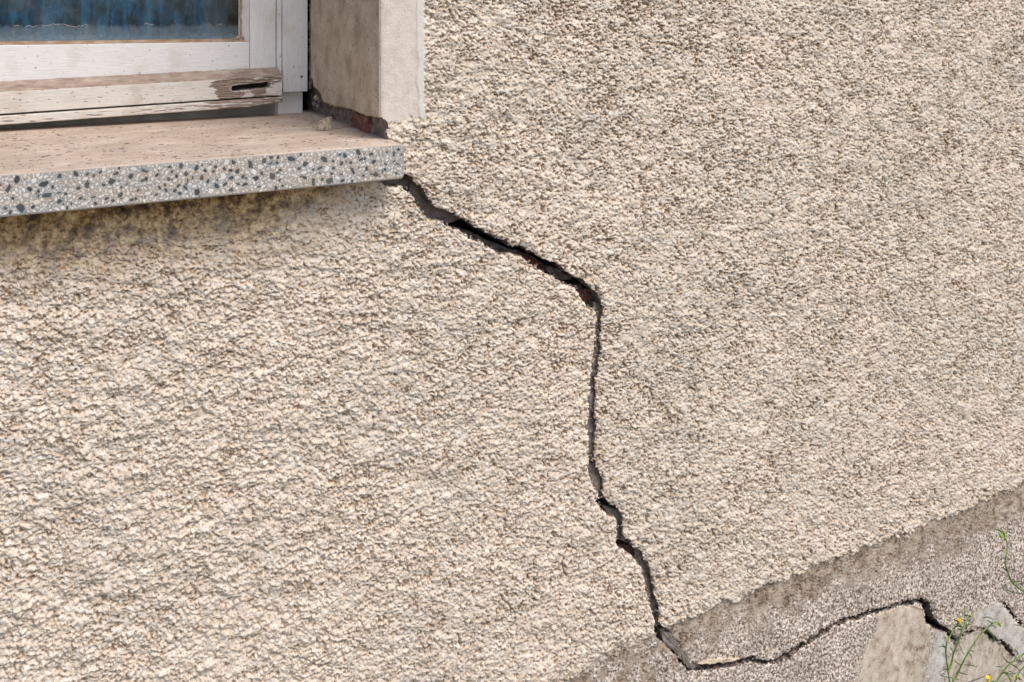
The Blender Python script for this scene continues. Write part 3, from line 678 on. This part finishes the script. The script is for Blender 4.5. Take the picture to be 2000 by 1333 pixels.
for k in range(40000):
    r = rr.choice([.0024, .0019, .0015, .0011, .0009]) if k > 9000 else rr.choice([.0024, .002, .0027]); x, z = rr.uniform(OX0+.02, x1), rr.uniform(z0+r*.4, z1-r*.4)
    if free(x, z, r, .74):
        add_chip(bmd if rr.random() < .06 else bms, chip_shape(rr, rr.uniform(.35, .85)), r*.97, rr.uniform(0, 6.28), Vector((x, YS, z)), AX)
link('small_chips', bm_mesh('small_chips', bms), M['chippale'], sill, 'stuff')
link('small_chips', bm_mesh('small_chips', bmd), M['chipdark'], sill, 'stuff')
bm = bmesh.new(); AT = (Vector((1, 0, 0)), Vector((0, 1, .0165)), Vector((0, 0, 1)))
for k in range(1700):
    y = YS+.004+(YF-.01)*rr.random()**1.1; x = rr.uniform(OX0+.02, SILL_X-.008)
    if x > XC-.003 and y > -.002: continue
    r = rr.choice([.0007, .0008, .0010, .0010, .0014, .0018, .0024, .0036])
    add_chip(bm, chip_shape(rr, rr.uniform(.35, .8)), r, rr.uniform(-.6, .6), Vector((x, y, SILL_T+(y-YS)*.0165+.0001)), AT)
link('small_chips', bm_mesh('small_chips', bm), M['chiptop'], sill, 'stuff')

# ------------------------------------------------------------------ window
win = thing('window', (-.05, YF, SILL_T), 'old white painted wooden casement window with dusty blue glass and a peeling weather bar', 'window')
def zx(px, py, y): return P(px, py, y).z
def xx(px, y): return P(px, 0, y).x
zg = -.0405                                                           # bottom of the glass
ZT = OZ1-.01
fx = xx(600, YF)                                                      # outer edge of the frame
# outer cover strip, post and rebate
xs0, xs1 = xx(553, YF-.012), xx(601, YF-.012)
strip_o = box('cover_strip', xs0, xs1, YF-.012, YF+.02, zx(575, 180, YF-.012), ZT, M['paintz'], win, .0012)
box('frame_post', xx(544, YF), xx(592, YF), YF+.002, YF+.05, SILL_T, zx(575, 180, YF)+.02, M['paintz'], win, .001)
box('rebate', xx(540, YF-.004), xs0-.0004, YF-.004, YF+.04, zx(545, 160, YF), ZT, M['paintz'], win, .0008)
# sash
sx0, sx1 = xx(486, YF), xx(539, YF-.006)
box('sash_stile', sx0+.0003, sx1, YF-.006, YF+.036, zx(500, 160, YF), ZT-.03, M['paintz'], win, .0012)
zr0, zr1 = zx(0, 178, YF), zg
box('sash_rail', OX0+.06, sx0-.0002, YF-.0055, YF+.036, zr0, zr1-.001, M['paintx'], win, .0015)
box('sash_stile', OX0+.03, OX0+.085, YF-.006, YF+.036, zr1-.05, ZT-.03, M['paintz'], win, .0012)
box('sash_rail', OX0+.086, sx0, YF-.0055, YF+.036, ZT-.075, ZT-.03, M['paintx'], win, .0015)
# inner chamfer with putty round the pane
gx1 = xx(466, YF+.012)
bm = bmesh.new()
def quadstrip(bm, pts):
    vs = [bm.verts.new(p) for p in pts]; bm.faces.new(vs)
quadstrip(bm, [(sx0, YF-.004, zg-.004), (gx1, YF+.012, zg+.002), (gx1, YF+.012, ZT-.08), (sx0, YF-.004, ZT-.076)])
bead_o = link('glazing_bead', bm_mesh('glazing_bead', bm), M['paintz'], win)
bm = bmesh.new(); quadstrip(bm, [(OX0+.08, YF-.005, zg-.0012), (sx0+.001, YF-.005, zg-.0012), (gx1+.001, YF+.0122, zg+.0035), (OX0+.08, YF+.0122, zg+.0035)])
link('glazing_bead', bm_mesh('glazing_bead', bm), M['putty'], win)
# putty line along the side of the pane, lumpy
def tube(bm, pts, rad, seg=6, cap=True):
    rings = []
    for i, p in enumerate(pts):
        t = (pts[min(i+1, len(pts)-1)]-pts[max(i-1, 0)]).normalized()
        a = t.cross(Vector((.3, .9, .2))).normalized(); b_ = t.cross(a)
        r = rad(i/(len(pts)-1)) if callable(rad) else rad
        rings.append([bm.verts.new(p+(a*math.cos(6.2832*k/seg)+b_*math.sin(6.2832*k/seg))*r) for k in range(seg)])
    for u_, v_ in zip(rings, rings[1:]):
        for k in range(seg): bm.faces.new((u_[k], u_[(k+1) % seg], v_[(k+1) % seg], v_[k]))
    if cap: bm.faces.new(rings[0][::-1]); bm.faces.new(rings[-1])
bm = bmesh.new(); rp = random.Random(5)
tube(bm, [Vector((gx1+.003+rp.uniform(-.0006, .0006), YF+.008, zg+.002+.006*k)) for k in range(30)], lambda t: .0022*rp.uniform(.7, 1.2))
link('putty', bm_mesh('putty', bm, True), M['putty'], bead_o)
bm = bmesh.new()
for k in range(9):
    b0 = len(bm.verts); bmesh.ops.create_icosphere(bm, subdivisions=1, radius=rp.uniform(.0016, .0035))
    bm.verts.ensure_lookup_table(); c = Vector((gx1-.004+rp.uniform(-.010, .009), YF+.003, zg+.003+rp.uniform(-.002, .004)))
    for v_ in bm.verts[b0:]: v_.co = c+v_.co*rp.uniform(.7, 1.2)
link('putty', bm_mesh('putty', bm), M['putty'], win)
# glass
def m_glass():
    m, nt, b = mat('dusty_glass'); n = N(nt); out = nt.nodes['Material Output']
    tr = n.new('ShaderNodeBsdfTransparent'); tr.inputs[0].default_value = (.80, .88, .92, 1)
    gl = n.new('ShaderNodeBsdfGlossy'); gl.inputs['Roughness'].default_value = .08; gl.inputs[0].default_value = (.9, .95, 1, 1)
    m1 = n.new('ShaderNodeMixShader'); m1.inputs[0].default_value = .05; n.l(tr.outputs[0], m1.inputs[1]); n.l(gl.outputs[0], m1.inputs[2])
    sep = n.new('ShaderNodeSeparateXYZ'); n.l(n.tc.outputs['Object'], sep.inputs[0])
    wv = n.noise(34, 4, .6, n.map((1, 0, 0))); wv2 = n.noise(150, 2, .5, n.map((1, 0, 0)))
    line = n.math('ADD', zg+.0255, n.math('ADD', n.math('MULTIPLY', n.math('SUBTRACT', wv.outputs[0], .5), .022), n.math('MULTIPLY', n.math('SUBTRACT', wv2.outputs[0], .5), .006)))
    dz = n.math('SUBTRACT', sep.outputs[2], line)
    band = n.step(dz, .002, -.005)
    sp = n.noise(170, 4, .75); salt = n.math('MULTIPLY', n.step(n.math('ABSOLUTE', dz), .0010, .0003), n.step(n.noise(60, 3, .6).outputs[0], .47, .6))
    specks = n.step(n.noise(380, 2, .6).outputs[0], .66, .72)
    streak = n.noise(34, 6, .7, n.map((1, 1, .8)))
    base = n.math('ADD', .015, n.math('MULTIPLY', n.step(streak.outputs[0], .38, .7), .16))
    f = n.math('ADD', base, n.math('MULTIPLY', band, .26)); f = n.math('ADD', f, n.math('MULTIPLY', n.step(sep.outputs[2], zg+.02, zg+.001), .28))
    f = n.math('MAXIMUM', f, n.math('MULTIPLY', salt, .42)); f = n.math('MAXIMUM', f, n.math('MULTIPLY', specks, .32), None, True)
    df = n.new('ShaderNodeBsdfDiffuse'); n.l(n.mix(salt, n.ramp(sp.outputs[0], [(.3, (.18, .27, .34)), (.6, (.32, .40, .45)), (.8, (.50, .46, .42))]), (.68, .62, .60)), df.inputs[0])
    m2 = n.new('ShaderNodeMixShader'); n.l(f, m2.inputs[0]); n.l(m1.outputs[0], m2.inputs[1]); n.l(df.outputs[0], m2.inputs[2])
    n.l(m2.outputs[0], out.inputs['Surface'])
    return m
M['glass'] = m_glass()
bm = bmesh.new(); quadstrip(bm, [(OX0+.06, YF+.013, zg-.005), (gx1+.008, YF+.013, zg-.005), (gx1+.008, YF+.013, ZT-.06), (OX0+.06, YF+.013, ZT-.06)])
link('pane', bm_mesh('pane', bm), M['glass'], win)
# weather bar: sloped top, front face with milled slot and peeled wood (relief mesh)
def m_bar():
    m, nt, b = mat('peeling_weather_bar'); n = N(nt)
    at = n.new('ShaderNodeAttribute'); at.attribute_name = 'zone'; sp = n.new('ShaderNodeSeparateColor'); n.l(at.outputs['Color'], sp.inputs[0])
    g = n.noise(45, 5, .6, n.map((1, 14, 14))); d = n.noise(18, 4, .65)
    c = n.ramp(g.outputs[0], [(.30, (.56, .51, .45)), (.45, (.68, .64, .58)), (.7, (.75, .71, .66))])
    c = n.mix(n.math('MULTIPLY', n.step(d.outputs[0], .45, .72), .6), c, (.50, .39, .30))
    wd = n.noise(70, 5, .65, n.map((1, 22, 22)))
    wc = n.ramp(wd.outputs[0], [(.3, (.10, .075, .06)), (.45, (.27, .20, .16)), (.6, (.42, .31, .25)), (.75, (.48, .40, .35))])
    c = n.mix(sp.outputs[0], c, wc)
    du = n.noise(50, 4, .6); dust = n.ramp(du.outputs[0], [(.3, (.20, .135, .10)), (.5, (.31, .22, .17)), (.7, (.42, .32, .26))])
    c = n.mix(sp.outputs[1], c, dust)
    c = n.mix(sp.outputs[2], c, (.012, .009, .007))  # inside of the slot painted near-black for the shade of its depth
    n.l(c, b.inputs['Base Color']); b.inputs['Roughness'].default_value = .75
    n.bump(wd.outputs[0], .5, .0012, b)
    return m
M['bar'] = m_bar()
YB = YF-.034
def weather_bar():
    xs = np.concatenate([np.linspace(OX0+.03, -.04, 60), np.arange(-.039, xx(552, YB), .0009)])
    n_s = 70
    tilt = (zx(440, 155, YB)-zx(0, 180, YB))/(xx(440, YB)-xx(0, YB)); zt0 = zx(0, 180, YB)-tilt*xx(0, YB); zb0 = zx(0, 223, YB)-tilt*xx(0, YB)
    Lt, Lf, Lb = 16, 40, 6
    # profile: back-top, front-top, front-bottom, back-bottom
    prof = [((YF-.006)+(YB-(YF-.006))*t, .0125*(1-t)**1.0, 'T', 0) for t in np.linspace(0, 1, Lt)]
    H = zt0-zb0
    prof += [(YB, -H*t, 'F', t) for t in np.linspace(.02, 1, Lf)]
    prof += [(YB+(YF-YB)*t, -H, 'U', 0) for t in np.linspace(.05, 1, Lb)]
    Y0 = np.array([p[0] for p in prof]); Z0 = np.array([p[1] for p in prof]); kf = np.array([p[2] == 'F' for p in prof]); kt = np.array([p[2] == 'T' for p in prof])
    X, Yp = np.meshgrid(xs, Y0, indexing='ij'); Zr = np.repeat(Z0[None], len(xs), 0)
    Z = Zr+zt0+tilt*X
    px, py = inv(X, Yp, Z)
    a, b_ = X*1000, Z*1000
    peel_poly = [(416,160),(440,156),(470,152),(552,146),(552,186),(530,186),(515,190),(432,196),(424,190),(421,182),(424,176),(414,170)]
    dpl = sdf(px+fbm(a/6, b_/1.6, 201, 3)*9, py+fbm(a/5, b_/4, 205, 3)*2.5, peel_poly, 80)
    islands = (fbm(a/14, b_/3.0, 209, 3) > .18) & (px > 470)
    rightp = sdf(px+fbm(a/3, b_/3, 206, 3)*6, py, [(524,166),(552,160),(552,186),(518,186)], 60)
    peel = sst(1, -1, dpl)*(1-np.where(islands, .9, 0))*(1-.9*sst(1, -1, rightp))
    slot = line_sdf(px, py, [(458,173.5,5.6),(524,166.5,5.2)])
    extra = (fbm(a/9, b_/1.2, 221, 3) > .62)*1.0
    peel = np.maximum(peel, extra*.8)*(1-sst(2.6, 1.4, slot)*sst(500, 440, px)*kf[None]*.9)
    smask = sst(.6, -.6, slot)*kf[None]
    grain = fbm(a/30, b_/.9, 211, 3)
    ridg = np.abs(np.sin(b_*1.35+.6*fbm(a/20, b_/4, 215, 2)))
    hh = np.where(kf[None], .0005*(1-peel)+peel*(-.0010+.0012*grain-.0011*(ridg > .93)), 0)
    Y = Yp-hh+smask*.022
    top = kt[None]*np.ones_like(X)
    hh2 = top*(.0006*fbm(a/6, b_/2, 217, 3))
    edge = sst(0, 1, np.linspace(0, 1, len(prof)))[None]*0
    Z = Z+hh2
    dustm = np.clip(top*(.9+.25*fbm(a/12, Yp*1000/5, 219, 3)), 0, 1)
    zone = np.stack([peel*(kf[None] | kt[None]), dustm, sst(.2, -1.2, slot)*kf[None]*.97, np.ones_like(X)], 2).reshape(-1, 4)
    vid = np.arange(X.size).reshape(X.shape)
    q = np.stack([vid[:-1, :-1].ravel(), vid[:-1, 1:].ravel(), vid[1:, 1:].ravel(), vid[1:, :-1].ravel()], 1)
    V = np.stack([X.ravel(), Y.ravel(), Z.ravel()], 1)
    link('weather_bar', np_mesh('weather_bar', V, q, True, {'zone': zone}), M['bar'], win)
    # end grain closing the bar
    e = xs[-1]; bm = bmesh.new()
    quadstrip(bm, [(e, YF-.006, zt0+tilt*e+.012), (e, YB+.001, zt0+tilt*e-.001), (e, YB+.001, zb0+tilt*e), (e, YF, zb0+tilt*e)])
    link('bar_end', bm_mesh('bar_end', bm), M['paintz'], win)
    # drip strip under the bar
    YD = YB-.003
    tl = (zx(440, 213, YD)-zx(0, 245, YD))/(xx(440, YD)-xx(0, YD)); zl = zx(0, 245, YD)-tl*xx(0, YD)
    xs = np.concatenate([np.linspace(OX0+.03, -.04, 60), np.arange(-.039, xx(552, YD), .0012)])
    hz = zx(0, 227.5, YD)-zx(0, 245, YD)
    pr = [(YD+.02, hz), (YD+.0008, hz), (YD, hz-.0008)]+[(YD, hz*t) for t in np.linspace(.85, .1, 14)]+[(YD+.001, 0), (YD+.028, 0)]
    X, Yp = np.meshgrid(xs, np.array([p[0] for p in pr]), indexing='ij'); Zr = np.repeat(np.array([p[1] for p in pr])[None], len(xs), 0)
    endt = sst(.30, .356, X)
    Zr = Zr+endt*.0035*(Zr < hz*.5)
    Z = Zr+zl+tl*X; a, b_ = X*1000, Z*1000
    peel = np.clip(sst(.15, .5, fbm(a/16, b_/1.5, 231, 4)+.75*sst(.20, .30, X)-.1), 0, 1)
    Y = Yp+peel*.0008*(1+fbm(a/20, b_/.8, 235, 2))
    zone = np.stack([peel, peel*0, peel*0, peel*0+1], 2).reshape(-1, 4)
    vid = np.arange(X.size).reshape(X.shape)
    q = np.stack([vid[:-1, :-1].ravel(), vid[:-1, 1:].ravel(), vid[1:, 1:].ravel(), vid[1:, :-1].ravel()], 1)
    link('drip_strip', np_mesh('drip_strip', np.stack([X.ravel(), Y.ravel(), Z.ravel()], 1), q, True, {'zone': zone}), M['bar'], win)
weather_bar()
box('frame_rail', OX0+.01, xx(545, YF+.004), YF+.004, YF+.05, SILL_T, -.12, M['sealgrey'], win, .001)
# screw heads
for (x, y) in ((589,150),(574,131)):
    p = P(x, y, YF-.0125); bm = bmesh.new(); bmesh.ops.create_uvsphere(bm, u_segments=12, v_segments=6, radius=.0022 if y > 140 else .0011)
    for v_ in bm.verts: v_.co = Vector((v_.co.x+p.x, v_.co.y*.35+p.y, v_.co.z+p.z))
    link('screw_head', bm_mesh('screw_head', bm, True), M['mortar'], strip_o)
# crumbly filler between frame and plaster
bm = bmesh.new(); rp = random.Random(9)
tube(bm, [Vector((fx+.0035+rp.uniform(-.001, .0012), YF-.006+rp.uniform(-.002, .002), -.12+.004*k)) for k in range(60)], lambda t: rp.uniform(.0012, .0034), 5)
link('joint_filler', bm_mesh('joint_filler', bm), M['mortar'], wall)
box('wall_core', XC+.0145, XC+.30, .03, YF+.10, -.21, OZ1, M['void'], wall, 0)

# curtain and dark room behind the glass
def m_curtain():
    m, nt, b = mat('blue_curtain'); n = N(nt)
    a = n.noise(9, 6, .62, n.map((2.6, 0, .8)), 0); c = n.ramp(a.outputs[0], [(.36, (.008, .014, .018)), (.44, (.004, .055, .10)), (.52, (.006, .17, .31)), (.57, (.006, .035, .045)), (.65, (.006, .11, .19)), (.74, (.03, .07, .065))])
    t = n.noise(300, 3, .6); c = n.mix(.4, c, t.outputs[0], 'MULTIPLY'); n.l(c, b.inputs['Base Color']); b.inputs['Roughness'].default_value = .7
    return m
M['curtain'] = m_curtain()
xs = np.linspace(OX0+.05, .30, 300); zs = np.linspace(-.06, ZT-.04, 40)
Xg, Zg = np.meshgrid(xs, zs, indexing='ij')
Yg = YF+.085+.012*np.sin(Xg*105+1.5*np.sin(Xg*31))+.006*fbm(Xg*60, Zg*3, 241, 2)
vid = np.arange(Xg.size).reshape(Xg.shape)
q = np.stack([vid[:-1, :-1].ravel(), vid[:-1, 1:].ravel(), vid[1:, 1:].ravel(), vid[1:, :-1].ravel()], 1)
cur = link('curtain', np_mesh('curtain', np.stack([Xg.ravel(), Yg.ravel(), Zg.ravel()], 1), q, True), M['curtain'])
tag(cur, 'blue and dark folded curtain hanging behind the dusty window pane', 'curtain')
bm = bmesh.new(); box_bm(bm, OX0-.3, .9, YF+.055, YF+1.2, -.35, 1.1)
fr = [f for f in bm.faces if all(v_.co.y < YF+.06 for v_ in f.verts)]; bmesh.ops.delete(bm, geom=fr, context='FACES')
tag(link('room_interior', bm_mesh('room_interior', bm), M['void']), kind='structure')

# ------------------------------------------------------------------ crumb of plaster on the sill
px_, py_ = 634, 254
best = None
for k in range(400):
    y = YS+k*.001; z = SILL_T+(y-YS)*.0165; p = P(px_, py_, y)
    if best is None or abs(p.z-z) < best[0]: best = (abs(p.z-z), p)
sp_ = best[1]
bm = bmesh.new(); rc = random.Random(21)
pts = [(-.013,-.006,0),(-.005,-.009,0),(.007,-.008,0),(.011,-.001,0),(.006,.007,0),(-.009,.006,0),(-.009,-.006,.009),(-.007,.004,.0105),(.001,-.006,.0085),(.009,-.004,.0135),(.011,.003,.0125),(.003,.005,.010),(-.011,-.001,.006)]
for p in pts: bm.verts.new(Vector((p[0]*1.0, p[1], p[2]*1.35)))
bmesh.ops.convex_hull(bm, input=bm.verts); bmesh.ops.subdivide_edges(bm, edges=bm.edges, cuts=2, use_grid_fill=True)
for v_ in bm.verts:
    v_.co += Vector((rc.uniform(-1, 1), rc.uniform(-1, 1), rc.uniform(-1, 1) if v_.co.z > .001 else 0))*.0005
    q_ = Vector((-.001, -.004, .0115)); d_ = (v_.co-q_).length
    if d_ < .006: v_.co.z -= (.006-d_)*.55
crumb = link('plaster_crumb', bm_mesh('plaster_crumb', bm), M['stone']); crumb.location = sp_+Vector((0, 0, .0006)); print('crumb', sp_)
tag(crumb, 'small angular beige crumb of plaster lying on the dusty terrazzo sill', 'plaster crumb')

# ------------------------------------------------------------------ weeds
def m_plant(name, c0, c1, em=0):
    m, nt, b = mat(name); n = N(nt); a = n.noise(120, 3, .6)
    n.l(n.ramp(a.outputs[0], [(.35, c0), (.65, c1)]), b.inputs['Base Color']); b.inputs['Roughness'].default_value = .5
    return m
M['stem'] = m_plant('weed_stem', (.10, .17, .03), (.20, .30, .06)); M['leaf'] = m_plant('weed_leaf', (.04, .11, .035), (.09, .19, .06))
M['bud'] = m_plant('weed_bud', (.22, .34, .04), (.42, .52, .06)); M['petal'] = m_plant('yellow_petal', (.80, .58, .02), (.85, .68, .03))
M['withered'] = m_plant('withered_flower', (.30, .14, .06), (.45, .22, .10)); M['twig'] = m_plant('dry_blade', (.10, .08, .09), (.18, .15, .15))
def smooth_pts(pts, n=5):
    out = []
    for i in range(len(pts)-1):
        p0, p1, p2, p3 = pts[max(i-1, 0)], pts[i], pts[i+1], pts[min(i+2, len(pts)-1)]
        for k in range(n):
            t = k/n; out.append(.5*((2*p1)+(p2-p0)*t+(2*p0-5*p1+4*p2-p3)*t*t+(3*p1-p0-3*p2+p3)*t**3))
    out.append(pts[-1]); return out
def plant(label, yp, stems, leaves, buds, flowers, withered=()):
    b0 = P(*stems[0][0][:2], yp); pl = thing('weed', (b0.x, yp, -1.45), label, 'weed', 'thin weeds with narrow leaves at the foot of the wall')
    rl = random.Random(len(leaves)*7+len(stems))
    for st, r in [(s[:-1], s[-1]) for s in stems]:
        pts = [P(x, y, yp+.004*math.sin(i*1.3)) for i, (x, y) in enumerate(st)]
        if st[0][1] > 1325:
            g = pts[0]; pts = [Vector((g.x*.6+b0.x*.4, yp+.01, -1.45)), Vector((g.x*.85+b0.x*.15, yp+.003, (g.z*.6-1.45*.4)))]+pts
        bm = bmesh.new(); tube(bm, smooth_pts(pts), lambda t: 1.35*r*(1.15-.55*t), 6); link('stem', bm_mesh('stem', bm, True), M['stem'], pl)
    extra = []
    for st in stems:
        st = st[:-1]
        for (xa, ya), (xb, yb) in zip(st, st[1:]):
            if rl.random() < .55 and max(ya, yb) < 1345:
                t = rl.random(); x, y = xa+(xb-xa)*t, ya+(yb-ya)*t; sg = rl.choice((-1, 1)); L = rl.uniform(9, 22)
                extra.append([(x, y), (x+sg*L*.5, y-L*rl.uniform(.1, .5)), (x+sg*L, y-L*rl.uniform(-.3, .8))])
    for lf in list(leaves)+extra:
        pts = smooth_pts([P(x, y, yp+rl.uniform(-.004, .008)) for x, y in lf], 4)
        bm = bmesh.new(); wd = rl.uniform(.0009, .0013); L = []; Rr = []; Mi = []
        for i, p in enumerate(pts):
            t = i/(len(pts)-1); d = (pts[min(i+1, len(pts)-1)]-pts[max(i-1, 0)]).normalized(); s_ = d.cross(Vector((0, 1, .3))).normalized()
            ww = wd*(math.sin(math.pi*min(1, .18+t*.82))**.6+.05)
            L.append(bm.verts.new(p+s_*ww)); Rr.append(bm.verts.new(p-s_*ww)); Mi.append(bm.verts.new(p+Vector((0, ww*.7, -ww*.3))))
        for i in range(len(pts)-1):
            bm.faces.new((L[i], L[i+1], Mi[i+1], Mi[i])); bm.faces.new((Mi[i], Mi[i+1], Rr[i+1], Rr[i]))
            bm.faces.new((L[i], L[i+1], Rr[i+1], Rr[i]))
        link('leaf', bm_mesh('leaf', bm, False), M['leaf'], pl)
    def head(x, y, r, mt, nm, fl=False):
        r *= 1.35
        c = P(x, y, yp-.001); bm = bmesh.new(); bmesh.ops.create_uvsphere(bm, u_segments=10, v_segments=7, radius=r)
        for v_ in bm.verts:
            k = 1+.16*math.cos(5*math.atan2(v_.co.y, v_.co.x)); v_.co = Vector((v_.co.x*k*.85, v_.co.y*k*.85, v_.co.z*1.15))+c
        o = link(nm, bm_mesh(nm, bm, True), mt, pl)
        if fl:
            bm = bmesh.new()
            for k in range(9):
                an = k*.698; d = Vector((math.cos(an), math.sin(an)*.8, .55)).normalized(); s_ = d.cross(Vector((0, 0, 1))).normalized()
                cc = c+Vector((0, 0, r*.5)); a_ = [cc, cc+d*r*1.0+s_*r*.42, cc+d*r*1.7, cc+d*r*1.0-s_*r*.42]
                up = Vector((0, 0, r*.3)); vt = [bm.verts.new(p+up) for p in a_]; vb = [bm.verts.new(p) for p in a_]
                bm.faces.new(vt); bm.faces.new(vb[::-1])
                for i in range(4): bm.faces.new((vt[i], vt[(i+1) % 4], vb[(i+1) % 4], vb[i]))
            link('petals', bm_mesh('petals', bm), M['petal'], o)
    for x, y, r in buds: head(x, y, r, M['bud'], 'bud')
    for x, y, r in flowers: head(x, y, r, M['petal'], 'flower_head', True)
    for x, y, r in withered: head(x, y, r, M['withered'], 'withered_flower')
    return pl
def Z4(l): return [(1800+x/7.705, 1160+y/7.705) for x, y in l]
def Z3(l): return [(1780+x/8.33, 1000+y/8.33) for x, y in l]
plant('three-stemmed green weed with a yellow flower, left of the other weeds by the plinth cracks', -.05,
      [Z4([(420,1340),(400,1180),(370,960),(365,850),(385,720),(460,580),(540,450),(562,430)])+[.0013],
       Z4([(400,1190),(450,1050),(480,900),(560,700),(620,530),(720,350),(735,335)])+[.0012],
       Z4([(620,530),(650,400),(655,275)])+[.0006], Z4([(640,480),(690,480),(715,455)])+[.0005], Z4([(500,520),(555,440),(570,360)])+[.0005],
       Z4([(470,1340),(500,1290),(560,1160),(650,980),(780,760),(900,600),(1050,460),(1110,430),(1170,450)])+[.0012]],
      [Z4(l) for l in ([(640,1070),(740,1078),(850,1102)],[(540,1165),(610,1200),(705,1220)],[(235,1190),(330,1245),(460,1270),(605,1305)],[(560,745),(600,850),(645,925)],[(1000,560),(1070,620),(1112,725)],[(295,730),(330,785),(365,830)],[(450,600),(500,650),(550,690)],[(920,360),(1000,355),(1100,400)],[(430,800),(470,880),(470,900)],[(500,1130),(520,1090),(600,1040)],[(480,1230),(560,1160),(600,1120)],[(900,610),(905,570),(915,540)],[(480,560),(500,480),(510,430)],[(700,880),(750,940),(760,1010)])],
      [(*Z4([(735,333)])[0],.0021),(*Z4([(655,262)])[0],.0017),(*Z4([(718,452)])[0],.0018),(*Z4([(572,362)])[0],.0013),(*Z4([(618,335)])[0],.0011),(*Z4([(1078,440)])[0],.0018),(*Z4([(1168,448)])[0],.0024),(*Z4([(1185,480)])[0],.0016),(*Z4([(750,290)])[0],.0011)],
      [(*Z4([(568,425)])[0],.0024)])
plant('arching green weed in the bottom right corner with buds and a withered orange flower', -.04,
      [Z4([(1090,1370),(1120,1330),(1240,1150),(1400,1000),(1541,910),(1700,850)])+[.0014],
       Z4([(1400,1350),(1440,1260),(1470,1180),(1560,1080),(1700,960)])+[.0010],
       Z4([(1600,1360),(1520,1220),(1400,1060)])+[.0006], Z4([(1340,1290),(1280,1240),(1230,1200)])+[.0004],
       Z4([(990,1380),(1000,1345),(1005,1320)])+[.0007]],
      [Z4(l) for l in ([(1115,1100),(1170,1098),(1222,1108)],[(1380,465),(1450,475),(1560,490)],[(1400,840),(1440,880),(1460,930)],[(1330,1205),(1400,1200),(1440,1190)],[(1240,1180),(1290,1220),(1320,1270)],[(1480,960),(1500,1040),(1480,1090)],[(1200,1330),(1260,1290),(1300,1270)])],
      [(*Z4([(1340,1288)])[0],.0026),(*Z4([(1436,1252)])[0],.0026),(*Z4([(1455,1215)])[0],.0014)],
      [(*Z4([(1003,1305)])[0],.0030)], [(*Z4([(1475,1275)])[0],.0024)])
plant('tall weed tip with small green buds leaning over the brown plinth at the right edge', -.06,
      [[(2075,1420),(2070,1300)]+Z3([(2250,1700),(2050,1420),(1833,1300),(1700,1200),(1620,1110),(1570,980),(1525,840),(1545,700),(1562,540),(1530,420),(1495,310)])+[.0015],
       Z3([(1530,430),(1480,340),(1455,380)])+[.0006]],
      [Z3(l) for l in ([(1635,1135),(1720,1140),(1815,1125)],[(1625,1125),(1560,1180),(1535,1265)],[(1550,1270),(1680,1320),(1850,1335)],[(1700,1200),(1720,1110),(1805,1045)],[(1585,980),(1600,910),(1598,850)],[(1545,900),(1530,860),(1520,820)])],
      [(*Z3([(1460,392)])[0],.0030),(*Z3([(1532,435)])[0],.0024),(*Z3([(1490,308)])[0],.0018),(*Z3([(1515,345)])[0],.0013)], [])
p = [P(x, y, -.004) for x, y in Z4([(700,1340),(840,1282),(940,1245),(1040,1212)])]
bm = bmesh.new(); tube(bm, smooth_pts(p), lambda t: .0014*(1-t*.6), 5)
tag(link('dry_stalk', bm_mesh('dry_stalk', bm, True), M['twig']), 'short dark dry stalk lying against the grey plaster between the weeds', 'dry stalk')

# ------------------------------------------------------------------ ground in front of the wall
bm = bmesh.new()
for k in range(1):
    vs = [bm.verts.new(p) for p in ((-60, -80, -1.45), (60, -80, -1.45), (60, .3, -1.45), (-60, .3, -1.45))]; bm.faces.new(vs)
tag(link('ground', bm_mesh('ground', bm), M['ground']), kind='structure')
